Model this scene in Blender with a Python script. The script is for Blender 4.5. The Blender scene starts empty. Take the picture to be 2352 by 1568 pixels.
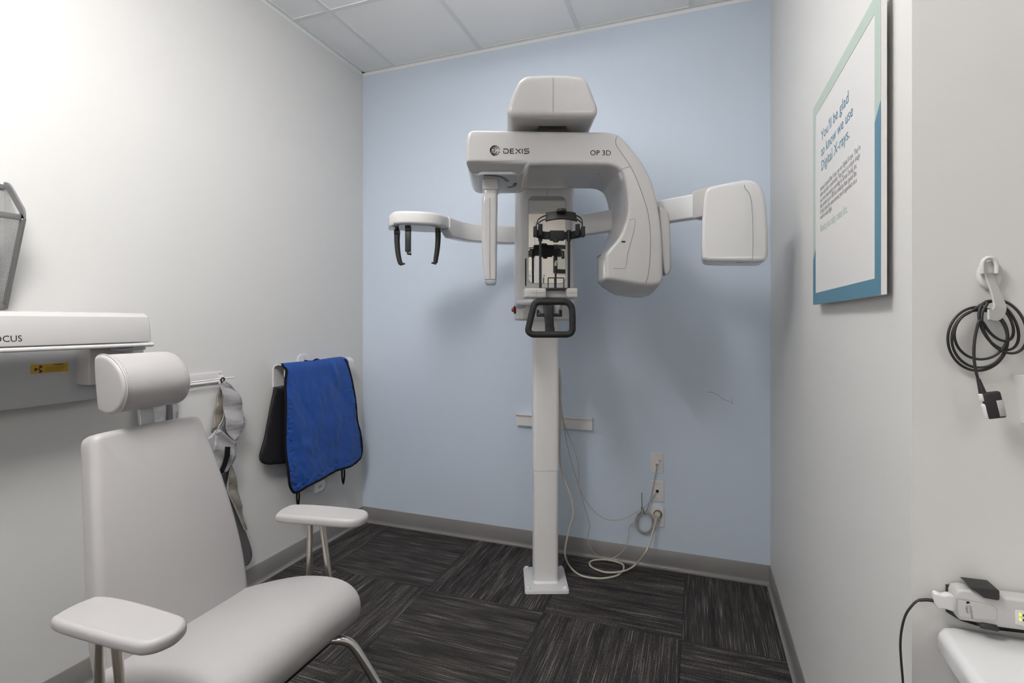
import bpy, bmesh, math, random
from mathutils import Vector, Matrix, geometry
random.seed(7)
PI = math.pi
S = bpy.context.scene
COL = S.collection

# ---------------------------------------------------------------- camera, world, exposure
FPX = 1171.0
CAM = Vector((2.138, -2.92, 1.353)); YAW = math.radians(19.9)
cd = bpy.data.cameras.new('camera'); cam = bpy.data.objects.new('camera', cd); COL.objects.link(cam)
cam.location = CAM; cam.rotation_euler = (PI/2, 0, YAW)
cd.sensor_width = 36; cd.lens = 36*FPX/2352; cd.shift_y = -44/2352; cd.clip_start = 0.05
S.camera = cam
w = bpy.data.worlds.new('world'); S.world = w; w.use_nodes = True
w.node_tree.nodes['Background'].inputs[0].default_value = (0.9, 0.93, 1, 1)
w.node_tree.nodes['Background'].inputs[1].default_value = 0.3
S.view_settings.view_transform = 'Standard'; S.view_settings.look = 'None'
S.view_settings.gamma = 1; S.view_settings.use_curve_mapping = False
S.view_settings.exposure = 1.0
LAMPS = [3.0, 21.5, 7.0, 5.0, 0.65]                     # strengths of the ceiling lamps, the added uplight and the added pane

# ---------------------------------------------------------------- geometry helpers
RR = Vector((math.cos(YAW), math.sin(YAW), 0)); FF = Vector((-math.sin(YAW), math.cos(YAW), 0)); ZZ = Vector((0, 0, 1))
def hit(px, py, n, d):
    """where the sight line through a photo point meets a plane of the room"""
    r = FF + RR*((px-1176)/FPX) + ZZ*((740-py)/FPX)
    return CAM + r*((d-n.dot(CAM))/n.dot(r))
def ox(px, py, x): return hit(px, py, Vector((1, 0, 0)), x)
def oy(px, py, y): return hit(px, py, Vector((0, 1, 0)), y)
def oz(px, py, z): return hit(px, py, Vector((0, 0, 1)), z)

ORG = {}
def org(p): return ORG.get(p.name, Vector((0, 0, 0))) if p else Vector((0, 0, 0))
def thing(name, loc, label, cat, group=None):
    o = bpy.data.objects.new(name, None); COL.objects.link(o); o.location = loc
    o.empty_display_size = 0.05
    o['label'] = label; o['category'] = cat
    if group: o['group'] = group
    ORG[o.name] = Vector(loc); return o
def tag(o, label, cat, group=None):
    o['label'] = label; o['category'] = cat
    if group: o['group'] = group
    return o
def struct(o): o['kind'] = 'structure'; return o
def mesh(name, verts, faces, mat, parent=None, smooth=True, angle=50, fix=True):
    verts = [Vector(v) for v in verts]
    if parent: o0 = org(parent)
    else:
        xs = [v.x for v in verts]; ys = [v.y for v in verts]; zs = [v.z for v in verts]
        o0 = Vector(((min(xs)+max(xs))/2, (min(ys)+max(ys))/2, min(zs)))
    me = bpy.data.meshes.new(name)
    me.from_pydata([v-o0 for v in verts], [], faces); me.update()
    if fix:
        bm = bmesh.new(); bm.from_mesh(me); bmesh.ops.remove_doubles(bm, verts=bm.verts, dist=1e-6)
        bmesh.ops.recalc_face_normals(bm, faces=bm.faces); bm.to_mesh(me); bm.free()
    if smooth:
        me.shade_smooth(); me.set_sharp_from_angle(angle=math.radians(angle))
    me.materials.append(mat)
    o = bpy.data.objects.new(name, me); COL.objects.link(o)
    if parent: o.parent = parent; ORG[o.name] = o0
    else: o.location = o0; ORG[o.name] = o0
    if parent and parent.type == 'MESH' and not parent.parent: pass
    return o
class MB:
    """collects shapes into one mesh"""
    def __init__(s): s.v = []; s.f = []
    def add(s, v, f):
        n = len(s.v); s.v += [Vector(q) for q in v]; s.f += [tuple(i+n for i in q) for q in f]; return s
    def build(s, name, mat, parent=None, **k): return mesh(name, s.v, s.f, mat, parent, **k)
I3 = lambda a, b, c: Vector((a, b, c))
def g_box(lo, hi, bev=0.0, seg=3, T=I3):
    bm = bmesh.new(); bmesh.ops.create_cube(bm, size=1)
    for v in bm.verts: v.co = Vector([lo[i]+(hi[i]-lo[i])*(v.co[i]+.5) for i in range(3)])
    if bev > 0: bmesh.ops.bevel(bm, geom=bm.edges[:], offset=bev, segments=seg, affect='EDGES', profile=0.5, clamp_overlap=True)
    bm.verts.index_update()
    r = ([T(*v.co) for v in bm.verts], [tuple(v.index for v in f.verts) for f in bm.faces]); bm.free(); return r
def inset(pts, d):
    """shrink a closed outline by d"""
    n = len(pts); A = sum(pts[i][0]*pts[(i+1) % n][1]-pts[(i+1) % n][0]*pts[i][1] for i in range(n)); s = 1 if A > 0 else -1
    out = []
    for i in range(n):
        p, q, r = pts[i-1], pts[i], pts[(i+1) % n]
        e1 = Vector((q[0]-p[0], q[1]-p[1])); e2 = Vector((r[0]-q[0], r[1]-q[1]))
        if e1.length < 1e-9 or e2.length < 1e-9: out.append(q); continue
        e1.normalize(); e2.normalize()
        n1 = Vector((-e1.y, e1.x))*s; n2 = Vector((-e2.y, e2.x))*s
        m = n1+n2
        if m.length < 1e-6: m = n1
        m.normalize(); k = d/max(0.5, m.dot(n1)); out.append((q[0]+m.x*k, q[1]+m.y*k))
    return out
def g_loft(rings, cap=True):
    n = len(rings[0]); v = [p for r in rings for p in r]; f = []
    for i in range(len(rings)-1):
        for j in range(n):
            a, b = i*n+j, i*n+(j+1) % n; f.append((a, b, b+n, a+n))
    if cap: f.append(tuple(range(n))[::-1]); f.append(tuple((len(rings)-1)*n+j for j in range(n)))
    return v, f
def g_prism(out, T, c0, c1, r0=0.0, r1=None, seg=5, warp=None, mid=1):
    """outline (a,b) swept from c0 to c1 with rounded rims; T maps (a,b,c) to the world"""
    if r1 is None: r1 = r0
    s = 1 if c1 > c0 else -1; rings = []
    def ring(o, c):
        if warp: rings.append([T(*warp(a, b, c)) for a, b in o])
        else: rings.append([T(a, b, c) for a, b in o])
    if r0 > 0:
        for k in range(seg):
            t = k/seg*PI/2; ring(inset(out, r0*(1-math.sin(t))), c0+s*r0*(1-math.cos(t)))
    for k in range(mid+1):
        a, b = c0+s*r0, c1-s*r1; ring(out, a+(b-a)*k/mid)
    if r1 > 0:
        for k in range(seg-1, -1, -1):
            t = k/seg*PI/2; ring(inset(out, r1*(1-math.sin(t))), c1-s*r1*(1-math.cos(t)))
    v, f = g_loft(rings, False); n = len(out); last = (len(rings)-1)*n
    e0 = inset(out, r0) if r0 > 0 else out; e1 = inset(out, r1) if r1 > 0 else out
    for t in geometry.tessellate_polygon([[Vector((a, b, 0)) for a, b in e0]]): f.append(tuple(t)[::-1])
    for t in geometry.tessellate_polygon([[Vector((a, b, 0)) for a, b in e1]]): f.append(tuple(last+i for i in t))
    return v, f
def rrect(x0, y0, x1, y1, r, n=5):
    r = min(r, abs(x1-x0)/2*.99, abs(y1-y0)/2*.99); o = []
    for cx, cy, a in ((x1-r, y0+r, -PI/2), (x1-r, y1-r, 0), (x0+r, y1-r, PI/2), (x0+r, y0+r, PI)):
        for k in range(n+1):
            t = a+PI/2*k/n; o.append((cx+r*math.cos(t), cy+r*math.sin(t)))
    return o
def cr(pts, n=8, closed=False):
    """smooth curve through points"""
    P = [Vector(p) for p in pts]; m = len(P); out = []
    rng = range(m if closed else m-1)
    for i in rng:
        if closed: p0, p1, p2, p3 = P[i-1], P[i], P[(i+1) % m], P[(i+2) % m]
        else: p0, p1, p2, p3 = P[max(0, i-1)], P[i], P[i+1], P[min(m-1, i+2)]
        for k in range(n):
            t = k/n; out.append(0.5*((2*p1)+(p2-p0)*t+(2*p0-5*p1+4*p2-p3)*t*t+(3*p1-p0-3*p2+p3)*t**3))
    if not closed: out.append(P[-1])
    return out
def g_tube(pts, r, n=10, closed=False, flat=None, cap=True):
    """tube along points; r a number or a list; flat=(ref vector, ratio) squashes the section"""
    P = [Vector(p) for p in pts]; m = len(P); rings = []; N = None
    for i in range(m):
        if closed: t = P[(i+1) % m]-P[i-1]
        else: t = P[min(m-1, i+1)]-P[max(0, i-1)]
        t.normalize()
        if flat: N = flat[0]-t*flat[0].dot(t); N.normalize()
        elif N is None:
            ref = ZZ if abs(t.z) < 0.9 else Vector((1, 0, 0)); N = ref-t*ref.dot(t); N.normalize()
        else:
            N = N-t*N.dot(t); N.normalize()
        B = t.cross(N); ri = r[i] if isinstance(r, (list, tuple)) else r; fr = flat[1] if flat else 1
        rings.append([P[i]+N*(ri*fr*math.cos(2*PI*k/n))+B*(ri*math.sin(2*PI*k/n)) for k in range(n)])
    if closed:
        rings.append(rings[0]); return g_loft(rings, False)
    return g_loft(rings, cap)
def g_ribbon(pts, N, wdt, th, closed=False):
    """flat strip with a rectangular section; N is the thickness direction (vector or list)"""
    P = [Vector(p) for p in pts]; m = len(P); rings = []
    for i in range(m):
        t = (P[(i+1) % m]-P[i-1]) if closed else (P[min(m-1, i+1)]-P[max(0, i-1)]); t.normalize()
        Ni = N[i] if isinstance(N, list) else N
        Ni = (Ni-t*Ni.dot(t)).normalized(); B = t.cross(Ni); wi = wdt[i] if isinstance(wdt, list) else wdt
        rings.append([P[i]+B*wi/2+Ni*th/2, P[i]-B*wi/2+Ni*th/2, P[i]-B*wi/2-Ni*th/2, P[i]+B*wi/2-Ni*th/2])
    if closed: rings.append(rings[0])
    return g_loft(rings, not closed)
def g_lathe(prof, c, axis, n=24):
    """profile of (radius, height along axis)"""
    axis = Vector(axis).normalized(); ref = ZZ if abs(axis.z) < 0.9 else Vector((1, 0, 0))
    a = (ref-axis*ref.dot(axis)).normalized(); b = axis.cross(a)
    return g_loft([[Vector(c)+axis*h+a*(max(r, 1e-4)*math.cos(2*PI*k/n))+b*(max(r, 1e-4)*math.sin(2*PI*k/n)) for k in range(n)] for r, h in prof])
def soft(pts, r=.02, step=.004):
    """closed outline with every corner rounded to about r"""
    P = [Vector(p) for p in pts]; n = len(P); S_ = []
    for i in range(n):
        a, b = P[i], P[(i+1) % n]; k = max(1, int((b-a).length/step))
        S_ += [a.lerp(b, j/k) for j in range(k)]
    w_ = max(1, int(r/step*.6))
    for _ in range(2):
        m = len(S_); S_ = [sum((S_[(i+j) % m] for j in range(-w_, w_+1)), Vector((0, 0)))/(2*w_+1) for i in range(m)]
    return [(p.x, p.y) for p in S_]
def g_sheet(out, T, step=0.02, n=1):
    """filled outline meshed finely so that T can give it folds"""
    P = [Vector((a, b)) for a, b in out]; xs = [p.x for p in P]; ys = [p.y for p in P]
    def inside(x, y):
        c = False; j = len(P)-1
        for i in range(len(P)):
            if (P[i].y > y) != (P[j].y > y) and x < (P[j].x-P[i].x)*(y-P[i].y)/(P[j].y-P[i].y)+P[i].x: c = not c
            j = i
        return c
    def dist(x, y):
        return min((Vector((x, y))-p).length for p in P)
    V = list(P); x = min(xs)+step/2; row = 0
    while x < max(xs):
        y = min(ys)+(step/2 if row % 2 else 0)
        while y < max(ys):
            if inside(x, y) and dist(x, y) > step*.45: V.append(Vector((x, y)))
            y += step
        x += step*.87; row += 1
    e = [(i, (i+1) % len(P)) for i in range(len(P))]
    vo, eo, fo, *_ = geometry.delaunay_2d_cdt(V, e, [list(range(len(P)))], 1, 1e-6)
    return [T(q.x, q.y) for q in vo], [tuple(f) for f in fo]
def solid(o, th, off=-1):
    m = o.modifiers.new('thickness', 'SOLIDIFY'); m.thickness = th; m.offset = off; return o
def text(name, s, size, pos, right, up, mat, parent, align='LEFT', space=1.0, bold=0.0, sx=1.0):
    c = bpy.data.curves.new(name, 'FONT'); c.body = s; c.size = size; c.align_x = align; c.space_character = space
    c.extrude = 0.00012; c.offset = bold; c.resolution_u = 3
    t = bpy.data.objects.new('tmp', c); COL.objects.link(t)
    dg = bpy.context.evaluated_depsgraph_get(); me = bpy.data.meshes.new_from_object(t.evaluated_get(dg))
    bpy.data.objects.remove(t); bpy.data.curves.remove(c)
    right = right.normalized(); nrm = right.cross(up).normalized(); up = nrm.cross(right).normalized()
    me.transform(Matrix((right, up, nrm)).transposed().to_4x4() @ Matrix.Diagonal((sx, 1, 1, 1)))
    me.transform(Matrix.Translation(Vector(pos)-org(parent)))
    me.materials.clear(); me.materials.append(mat); me.name = name
    o = bpy.data.objects.new(name, me); COL.objects.link(o); o.parent = parent; ORG[o.name] = org(parent); return o

# ---------------------------------------------------------------- materials
def pbr(name, col, rough=0.5, metal=0.0, spec=0.5, coat=0.0, emit=None, es=0.0, trans=0.0, alpha=1.0):
    m = bpy.data.materials.new(name); m.use_nodes = True; b = m.node_tree.nodes['Principled BSDF']
    b.inputs['Base Color'].default_value = (*col, 1); b.inputs['Roughness'].default_value = rough
    b.inputs['Metallic'].default_value = metal; b.inputs['Specular IOR Level'].default_value = spec
    b.inputs['Coat Weight'].default_value = coat; b.inputs['Transmission Weight'].default_value = trans
    if emit: b.inputs['Emission Color'].default_value = (*emit, 1); b.inputs['Emission Strength'].default_value = es
    return m
def bump(m, scale, strength, dist=0.001, detail=3, stretch=(1, 1, 1), kind='noise'):
    nt = m.node_tree; b = nt.nodes['Principled BSDF']
    tc = nt.nodes.new('ShaderNodeTexCoord'); mp = nt.nodes.new('ShaderNodeMapping'); mp.inputs['Scale'].default_value = stretch
    if kind == 'noise':
        t = nt.nodes.new('ShaderNodeTexNoise'); t.inputs['Detail'].default_value = detail; o = 'Fac'
    else:
        t = nt.nodes.new('ShaderNodeTexVoronoi'); o = 'Distance'
    t.inputs['Scale'].default_value = scale
    bp = nt.nodes.new('ShaderNodeBump'); bp.inputs['Strength'].default_value = strength; bp.inputs['Distance'].default_value = dist
    nt.links.new(tc.outputs['Object'], mp.inputs[0]); nt.links.new(mp.outputs[0], t.inputs['Vector'])
    nt.links.new(t.outputs[o], bp.inputs['Height']); nt.links.new(bp.outputs[0], b.inputs['Normal']); return m
def vary(m, scale, c2, lo=.4, hi=.6, stretch=(1, 1, 1)):
    nt = m.node_tree; b = nt.nodes['Principled BSDF']; c1 = tuple(b.inputs['Base Color'].default_value)
    tc = nt.nodes.new('ShaderNodeTexCoord'); mp = nt.nodes.new('ShaderNodeMapping'); mp.inputs['Scale'].default_value = stretch
    t = nt.nodes.new('ShaderNodeTexNoise'); t.inputs['Scale'].default_value = scale; t.inputs['Detail'].default_value = 4
    r = nt.nodes.new('ShaderNodeValToRGB'); r.color_ramp.elements[0].position = lo; r.color_ramp.elements[1].position = hi
    r.color_ramp.elements[0].color = c1; r.color_ramp.elements[1].color = (*c2, 1)
    nt.links.new(tc.outputs['Object'], mp.inputs[0]); nt.links.new(mp.outputs[0], t.inputs['Vector'])
    nt.links.new(t.outputs['Fac'], r.inputs[0]); nt.links.new(r.outputs[0], b.inputs['Base Color']); return m
wall_white = bump(pbr('wall_paint_white', (.665, .661, .652), .55, spec=.35), 260, .12, .0008)
wall_blue = bump(pbr('wall_paint_blue', (.575, .65, .755), .5, spec=.35), 260, .12, .0008)
wall_beige = bump(pbr('wall_paint_beige', (.74, .70, .65), .6, spec=.3), 260, .1, .0008)
ceil_tile = bump(pbr('ceiling_tile', (.9, .9, .9), .9, spec=.1), 400, .1, .0005)
grid_mat = pbr('ceiling_grid_metal', (.76, .775, .775), .5, spec=.3)
base_mat = vary(pbr('rubber_baseboard', (.20, .19, .188), .3), 3, (.215, .206, .203))
plastic = vary(pbr('white_plastic', (.50, .494, .494), .16, spec=.5), 2, (.51, .504, .504))
plastic_cool = pbr('white_plastic_cool', (.66, .662, .67), .16)
plastic_bright = pbr('white_plastic_bright', (.64, .637, .638), .16)  # lighter copy of the machine plastic; on the carriage it offsets shade
col_mat = pbr('white_column_paint', (.74, .73, .73), .4)
grey_under = pbr('grey_plastic', (.36, .37, .39), .2)
seam = pbr('seam_shadow_gap', (.16, .155, .15), .7)
black = pbr('black_plastic', (.012, .012, .013), .42)
black_soft = bump(pbr('black_foam', (.012, .012, .013), .6), 300, .15)
ink = pbr('black_ink', (.012, .012, .012), .7, spec=.2)
vinyl = bump(pbr('grey_vinyl', (.405, .395, .397), .42, spec=.45), 900, .12, .0004)
vinyl_dk = pbr('stitch_thread', (.36, .35, .35), .7)
chrome = pbr('chrome', (.75, .74, .72), .12, metal=1)
nickel = pbr('satin_nickel', (.60, .56, .50), .28, metal=1)
steel = pbr('brushed_steel', (.5, .51, .52), .38, metal=.8)
mirror_mat = pbr('mirror_glass', (.86, .87, .86), .0, metal=1)
blue_cloth = bump(pbr('blue_nylon', (.014, .075, .34), .38, spec=.5), 9, .35, .012, 4, (1, 1, .6))
navy_cloth = bump(pbr('black_apron_fabric', (.007, .007, .011), .7), 300, .2)
black_trim = pbr('black_binding', (.006, .006, .007), .75, spec=.2)
grey_cloth = bump(pbr('silver_grey_nylon', (.36, .355, .365), .42), 22, .5, .01, 4, (1, 1, 2.5))
grey_cloth_dk = bump(pbr('dark_grey_nylon', (.11, .108, .112), .45), 15, .3, .006, 4)
grey_cloth_warm = bump(pbr('taupe_nylon', (.26, .235, .205), .5), 25, .5, .008, 4, (1, 1, 2.5))
white_tag = pbr('white_tag', (.7, .7, .7), .6)
cord_cream = pbr('cream_cord', (.52, .49, .41), .5)
cord_grey = pbr('grey_cord', (.42, .40, .37), .5)
cord_black = pbr('dark_rubber_cord', (.022, .022, .023), .5)
plate_mat = pbr('white_wallplate', (.68, .665, .665), .35)
teal = pbr('print_teal_blue', (.085, .215, .30), .5)
mint = pbr('print_mint_green', (.43, .52, .465), .5)
print_white = pbr('print_white', (.70, .69, .685), .45)
print_grey = pbr('print_grey', (.26, .26, .27), .6)
yellow = pbr('yellow_label', (.56, .36, .035), .5)
maroon = pbr('label_print', (.07, .02, .02), .5)
red = pbr('red_plastic', (.55, .02, .02), .3)
led = pbr('green_led', (.4, .6, .02), .4, emit=(.62, .75, .02), es=.9)
clear = pbr('clear_plastic', (.85, .87, .9), .08, trans=.75)
wire_mat = pbr('grey_metal_frame', (.20, .20, .205), .5, metal=.3)
net_mat = pbr('grey_wire_mesh', (.40, .40, .40), .5, metal=.2)
hook_mat = pbr('white_hook_plastic', (.60, .60, .58), .35)
hook_grey = pbr('grey_hook_plastic', (.43, .43, .42), .4)
wood_black = pbr('black_frame', (.01, .01, .01), .4)
paper = vary(pbr('paper_print', (.5, .52, .46), .6), 4, (.2, .27, .16), .5, .62)
soffit = pbr('grey_soffit_paint', (.35, .35, .36), .8)
lamp_mats = [pbr('lamp_diffuser', (.8, .8, .8), .6, emit=c_, es=e_) for c_, e_ in zip(((1, .985, .97), (1, .975, .945), (1, .975, .95), (1, .96, .91), (1, .99, .98)), LAMPS)]

def carpet_material():
    m = bpy.data.materials.new('striped_carpet_tiles'); m.use_nodes = True; nt = m.node_tree; L = nt.links.new
    b = nt.nodes['Principled BSDF']; b.inputs['Roughness'].default_value = .95; b.inputs['Specular IOR Level'].default_value = .1
    def M(op, a, c=None, d=None):
        n = nt.nodes.new('ShaderNodeMath'); n.operation = op
        for i, x in enumerate((a, c, d)):
            if x is None: continue
            if isinstance(x, (int, float)): n.inputs[i].default_value = x
            else: L(x, n.inputs[i])
        return n.outputs[0]
    tc = nt.nodes.new('ShaderNodeNewGeometry'); sp = nt.nodes.new('ShaderNodeSeparateXYZ'); L(tc.outputs['Position'], sp.inputs[0])
    X, Y = sp.outputs[0], sp.outputs[1]
    tx = M('DIVIDE', M('SUBTRACT', X, .237), .6137); ty = M('DIVIDE', Y, -.632)
    ix, iy = M('FLOOR', tx), M('FLOOR', ty)
    par = M('PINGPONG', M('ADD', ix, iy), 1)         # 0: threads run along X, 1: along Y
    par = M('GREATER_THAN', par, .5)
    along = M('ADD', M('MULTIPLY', X, M('SUBTRACT', 1, par)), M('MULTIPLY', Y, par))
    across = M('ADD', M('MULTIPLY', Y, M('SUBTRACT', 1, par)), M('MULTIPLY', X, par))
    seed = M('ADD', M('MULTIPLY', ix, 7.31), M('MULTIPLY', iy, 3.77))
    def noise(sa, sc, off, detail=2):
        cb = nt.nodes.new('ShaderNodeCombineXYZ'); L(M('MULTIPLY', along, sa), cb.inputs[0]); L(M('MULTIPLY', across, sc), cb.inputs[1]); L(M('ADD', seed, off), cb.inputs[2])
        n = nt.nodes.new('ShaderNodeTexNoise'); n.inputs['Scale'].default_value = 1; n.inputs['Detail'].default_value = detail; L(cb.outputs[0], n.inputs['Vector']); return n.outputs['Fac']
    streak = noise(4.5, 330, 0, 2)                      # light threads, long and thin
    band = noise(3, 26, 5, 2)                         # wider lighter and darker bands
    tuft = noise(230, 300, 9, 3)                      # pile grain
    rib = M('MULTIPLY_ADD', M('SINE', M('MULTIPLY', across, 2*PI/.0046)), .5, .5)
    r1 = nt.nodes.new('ShaderNodeMapRange'); L(streak, r1.inputs[0]); r1.inputs[1].default_value = .56; r1.inputs[2].default_value = .74
    r2 = nt.nodes.new('ShaderNodeMapRange'); L(band, r2.inputs[0]); r2.inputs[1].default_value = .3; r2.inputs[2].default_value = .7
    lum = M('MULTIPLY', M('MULTIPLY_ADD', r2.outputs[0], .7, .3), r1.outputs[0])
    mx = nt.nodes.new('ShaderNodeMix'); mx.data_type = 'RGBA'; L(lum, mx.inputs[0])
    dk = nt.nodes.new('ShaderNodeMix'); dk.data_type = 'RGBA'; L(r2.outputs[0], dk.inputs[0])
    dk.inputs[6].default_value = (.030, .029, .030, 1); dk.inputs[7].default_value = (.066, .060, .058, 1)
    L(dk.outputs[2], mx.inputs[6]); mx.inputs[7].default_value = (.36, .32, .30, 1)
    g = M('MULTIPLY', M('MULTIPLY_ADD', tuft, 2.8, -.36), M('MULTIPLY_ADD', rib, .2, .82))
    fx, fy = M('FRACT', tx), M('FRACT', ty)
    ed = M('MINIMUM', M('MINIMUM', fx, M('SUBTRACT', 1, fx)), M('MINIMUM', fy, M('SUBTRACT', 1, fy)))
    g = M('MULTIPLY', g, M('MULTIPLY_ADD', M('GREATER_THAN', ed, .003), .3, .7))
    sc = nt.nodes.new('ShaderNodeVectorMath'); sc.operation = 'SCALE'; L(mx.outputs[2], sc.inputs[0]); L(g, sc.inputs['Scale'])
    L(sc.outputs[0], b.inputs['Base Color'])
    bp = nt.nodes.new('ShaderNodeBump'); bp.inputs['Strength'].default_value = .6; bp.inputs['Distance'].default_value = .003
    L(M('ADD', M('MULTIPLY', rib, .6), tuft), bp.inputs['Height']); L(bp.outputs[0], b.inputs['Normal'])
    return m
carpet = carpet_material()

# ---------------------------------------------------------------- room shell
H = 3.05; XR = 2.495; YR = -1.835; YF = -5.3; XF = 5.2
def slab(name, lo, hi, mat): return struct(MB().add(*g_box(lo, hi)).build(name, mat, smooth=False))
slab('floor', (-.1, YF-.1, -.08), (XF+.1, .1, 0), carpet)
slab('ceiling', (-.1, YF-.1, H), (XF+.1, .1, H+.08), ceil_tile)
slab('wall_back', (-.1, 0, 0), (XR+.1, .1, H), wall_blue)
slab('wall_left', (-.1, YF, 0), (0, 0, H), wall_white)
slab('wall_right', (XR, YR, 0), (XR+.1, 0, H), wall_white)
slab('wall_return', (XR+.1, YR, 0), (XF, YR+.1, H), wall_white)
slab('wall_far_right', (XF, YF, 0), (XF+.1, YR, H), wall_beige)
slab('wall_front', (0, YF-.1, 0), (XF, YF, H), wall_beige)
slab('trim_1', (3.54, YF, 0), (3.66, YF+.04, 2.9), plastic_cool)
# suspended grid and wall angle
g = MB()
for k in range(9):
    x = .258+.6175*k; g.add(*g_box((x-.012, YF, H-.004), (x+.012, 0, H+.002)))
for k in range(8):
    y = -.645-.6175*k; g.add(*g_box((0, y-.012, H-.0045), (XF, y+.012, H+.002)))
struct(g.build('trim_2', grid_mat, smooth=False))
g = MB(); z0 = H-.022
for lo, hi in (((0, -.022, H-.003), (XR, 0, H)), ((0, -.0015, z0), (XR, 0, H)), ((0, YF, H-.003), (.022, 0, H)), ((0, YF, z0), (.0015, 0, H)),
               ((XR-.022, YR, H-.003), (XR, 0, H)), ((XR-.0015, YR, z0), (XR, 0, H)), ((XR, YR-.022, H-.003), (XF, YR, H)), ((XR, YR-.0015, z0), (XF, YR, H))):
    g.add(*g_box(lo, hi))
struct(g.build('trim_3', grid_mat, smooth=False))
# cove baseboards
cove = [(0, .102), (.003, .102), (.0045, .1), (.0045, .024), (.0055, .017), (.009, .009), (.013, .006), (.018, .0045), (.018, 0), (0, 0)]
def baseboard(name, a, b, n):
    a, b, n = Vector(a), Vector(b), Vector(n)
    v, f = g_loft([[a+n*d+ZZ*h for d, h in cove], [b+n*d+ZZ*h for d, h in cove]])
    struct(mesh(name, v, f, base_mat, angle=50))
baseboard('baseboard_back', (.004, 0, 0), (XR-.004, 0, 0), (0, -1, 0))
baseboard('baseboard_left', (0, YF, 0), (0, 0, 0), (1, 0, 0))
baseboard('baseboard_right', (XR, YR-.0185, 0), (XR, 0, 0), (-1, 0, 0))
baseboard('baseboard_return', (XR, YR, 0), (XF, YR, 0), (0, -1, 0))
baseboard('baseboard_front', (0, YF, 0), (2.56, YF, 0), (0, 1, 0))
# white door in the rear wall, seen in the machine's mirror
dr = thing('door_1', (3.06, YF, 0), '', ''); del dr['label']; del dr['category']; struct(dr)
MB().add(*g_box((2.66, YF, 0), (3.46, YF+.03, 2.06), .004)).build('door_leaf', print_white, dr)
fr = MB()
for lo, hi in (((2.58, YF, 0), (2.66, YF+.05, 2.14)), ((3.46, YF, 0), (3.54, YF+.05, 2.14)), ((2.66, YF, 2.06), (3.46, YF+.05, 2.14))): fr.add(*g_box(lo, hi, .004))
fr.build('door_frame', plastic_cool, dr)
MB().add(*g_tube([(3.38, YF+.03, 1.0), (3.38, YF+.08, 1.0), (3.26, YF+.08, 1.0)], .009)).build('door_handle', nickel, dr)
# lamps of the suspended ceiling
def troffer(x0, y0, x1, y1, mat, label, drop=.07):
    """surface lamp with a lens that hangs a little below the ceiling"""
    t = thing('ceiling_light', ((x0+x1)/2, (y0+y1)/2, H), label, 'light', 'ceiling lights')
    MB().add(*g_box((x0, y0, H-.012), (x1, y1, H))).build('light_frame', grid_mat, t, smooth=False)
    MB().add(*g_box((x0+.03, y0+.03, H-drop), (x1-.03, y1-.03, H-.013), .02, 2)).build('diffuser', mat, t, smooth=False)
LP = [(.885, -1.45, 1.48, -.88, 'square white ceiling light above the x-ray machine and the chair', 0),
      (.885, -3.10, 1.48, -2.25, 'long white ceiling light over the near end of the exam chair', 1),
      (3.1, -4.33, 3.95, -3.74, 'long white ceiling light over the entrance beside the counter', 3)]
for x0, y0, x1, y1, lb, k_ in LP: troffer(x0, y0, x1, y1, lamp_mats[k_], lb)
# unseen uplight, added to brighten the ceiling
PX, PY, PZ = 1.35, -1.95, 2.62
pn = thing('added_uplight', (PX, PY, PZ), 'long white uplight added out of view to brighten the ceiling', 'light')
MB().add(*g_box((PX-.13, PY-.6, PZ), (PX+.13, PY+.6, PZ+.05), .01, 2)).build('light_housing', plastic_cool, pn)
MB().add(*g_box((PX-.115, PY-.585, PZ+.046), (PX+.115, PY+.585, PZ+.054))).build('diffuser', lamp_mats[2], pn, smooth=False)
for y_ in (PY-.45, PY+.45): MB().add(*g_tube([(PX, y_, PZ+.05), (PX, y_, H)], .003, 6)).build('suspension_wire', steel, pn)
# glowing pane added on the rear wall, behind the camera, as soft front light
wn_ = thing('added_window_1', (1.3, YF, .7), '', ''); del wn_['label']; del wn_['category']; struct(wn_)
MB().add(*g_box((.4, YF, .7), (2.2, YF+.02, 2.2))).build('fill_light_pane', lamp_mats[4], wn_, smooth=False)
for lo, hi in (((.34, YF, .64), (2.26, YF+.05, .7)), ((.34, YF, 2.2), (2.26, YF+.05, 2.26)), ((.34, YF, .7), (.4, YF+.05, 2.2)), ((2.2, YF, .7), (2.26, YF+.05, 2.2)), ((1.28, YF, .7), (1.32, YF+.05, 2.2))):
    MB().add(*g_box(lo, hi)).build('added_window_frame', plastic_cool, wn_, smooth=False)

# ---------------------------------------------------------------- panoramic x-ray machine
MO = Vector((1.395, -.358, 0)); MA = math.radians(20.8)
UU = Vector((math.cos(MA), math.sin(MA), 0)); VV = Vector((-math.sin(MA), math.cos(MA), 0))
def mf(u, v, z): return MO+UU*u+VV*v+ZZ*z
def muz(u, z, v): return mf(u, v, z)
def mp(px, py, v):
    q = hit(px, py, VV, VV.dot(MO)+v); return ((q-MO).dot(UU), q.z)
def mpl(pts, v): return [mp(a, b, v) for a, b in pts]
def smooth2(pts, n=4, closed=True): return [(p.x, p.y) for p in cr([(a, b, 0) for a, b in pts], n, closed)]
xr = thing('dental_xray_machine', MO, 'tall white panoramic dental x-ray machine on a column bolted to the carpet', 'x-ray machine')
def P(name, mb, mat, parent=None, **k):
    return mb.build(name, mat, parent or xr, **k)
def zloft(secs, n=5):
    """sections (z,u0,u1,v0,v1,r) stacked in height"""
    return g_loft([[mf(a, b, z) for a, b in rrect(u0, v0, u1, v1, r, n)] for z, u0, u1, v0, v1, r in secs])
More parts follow.
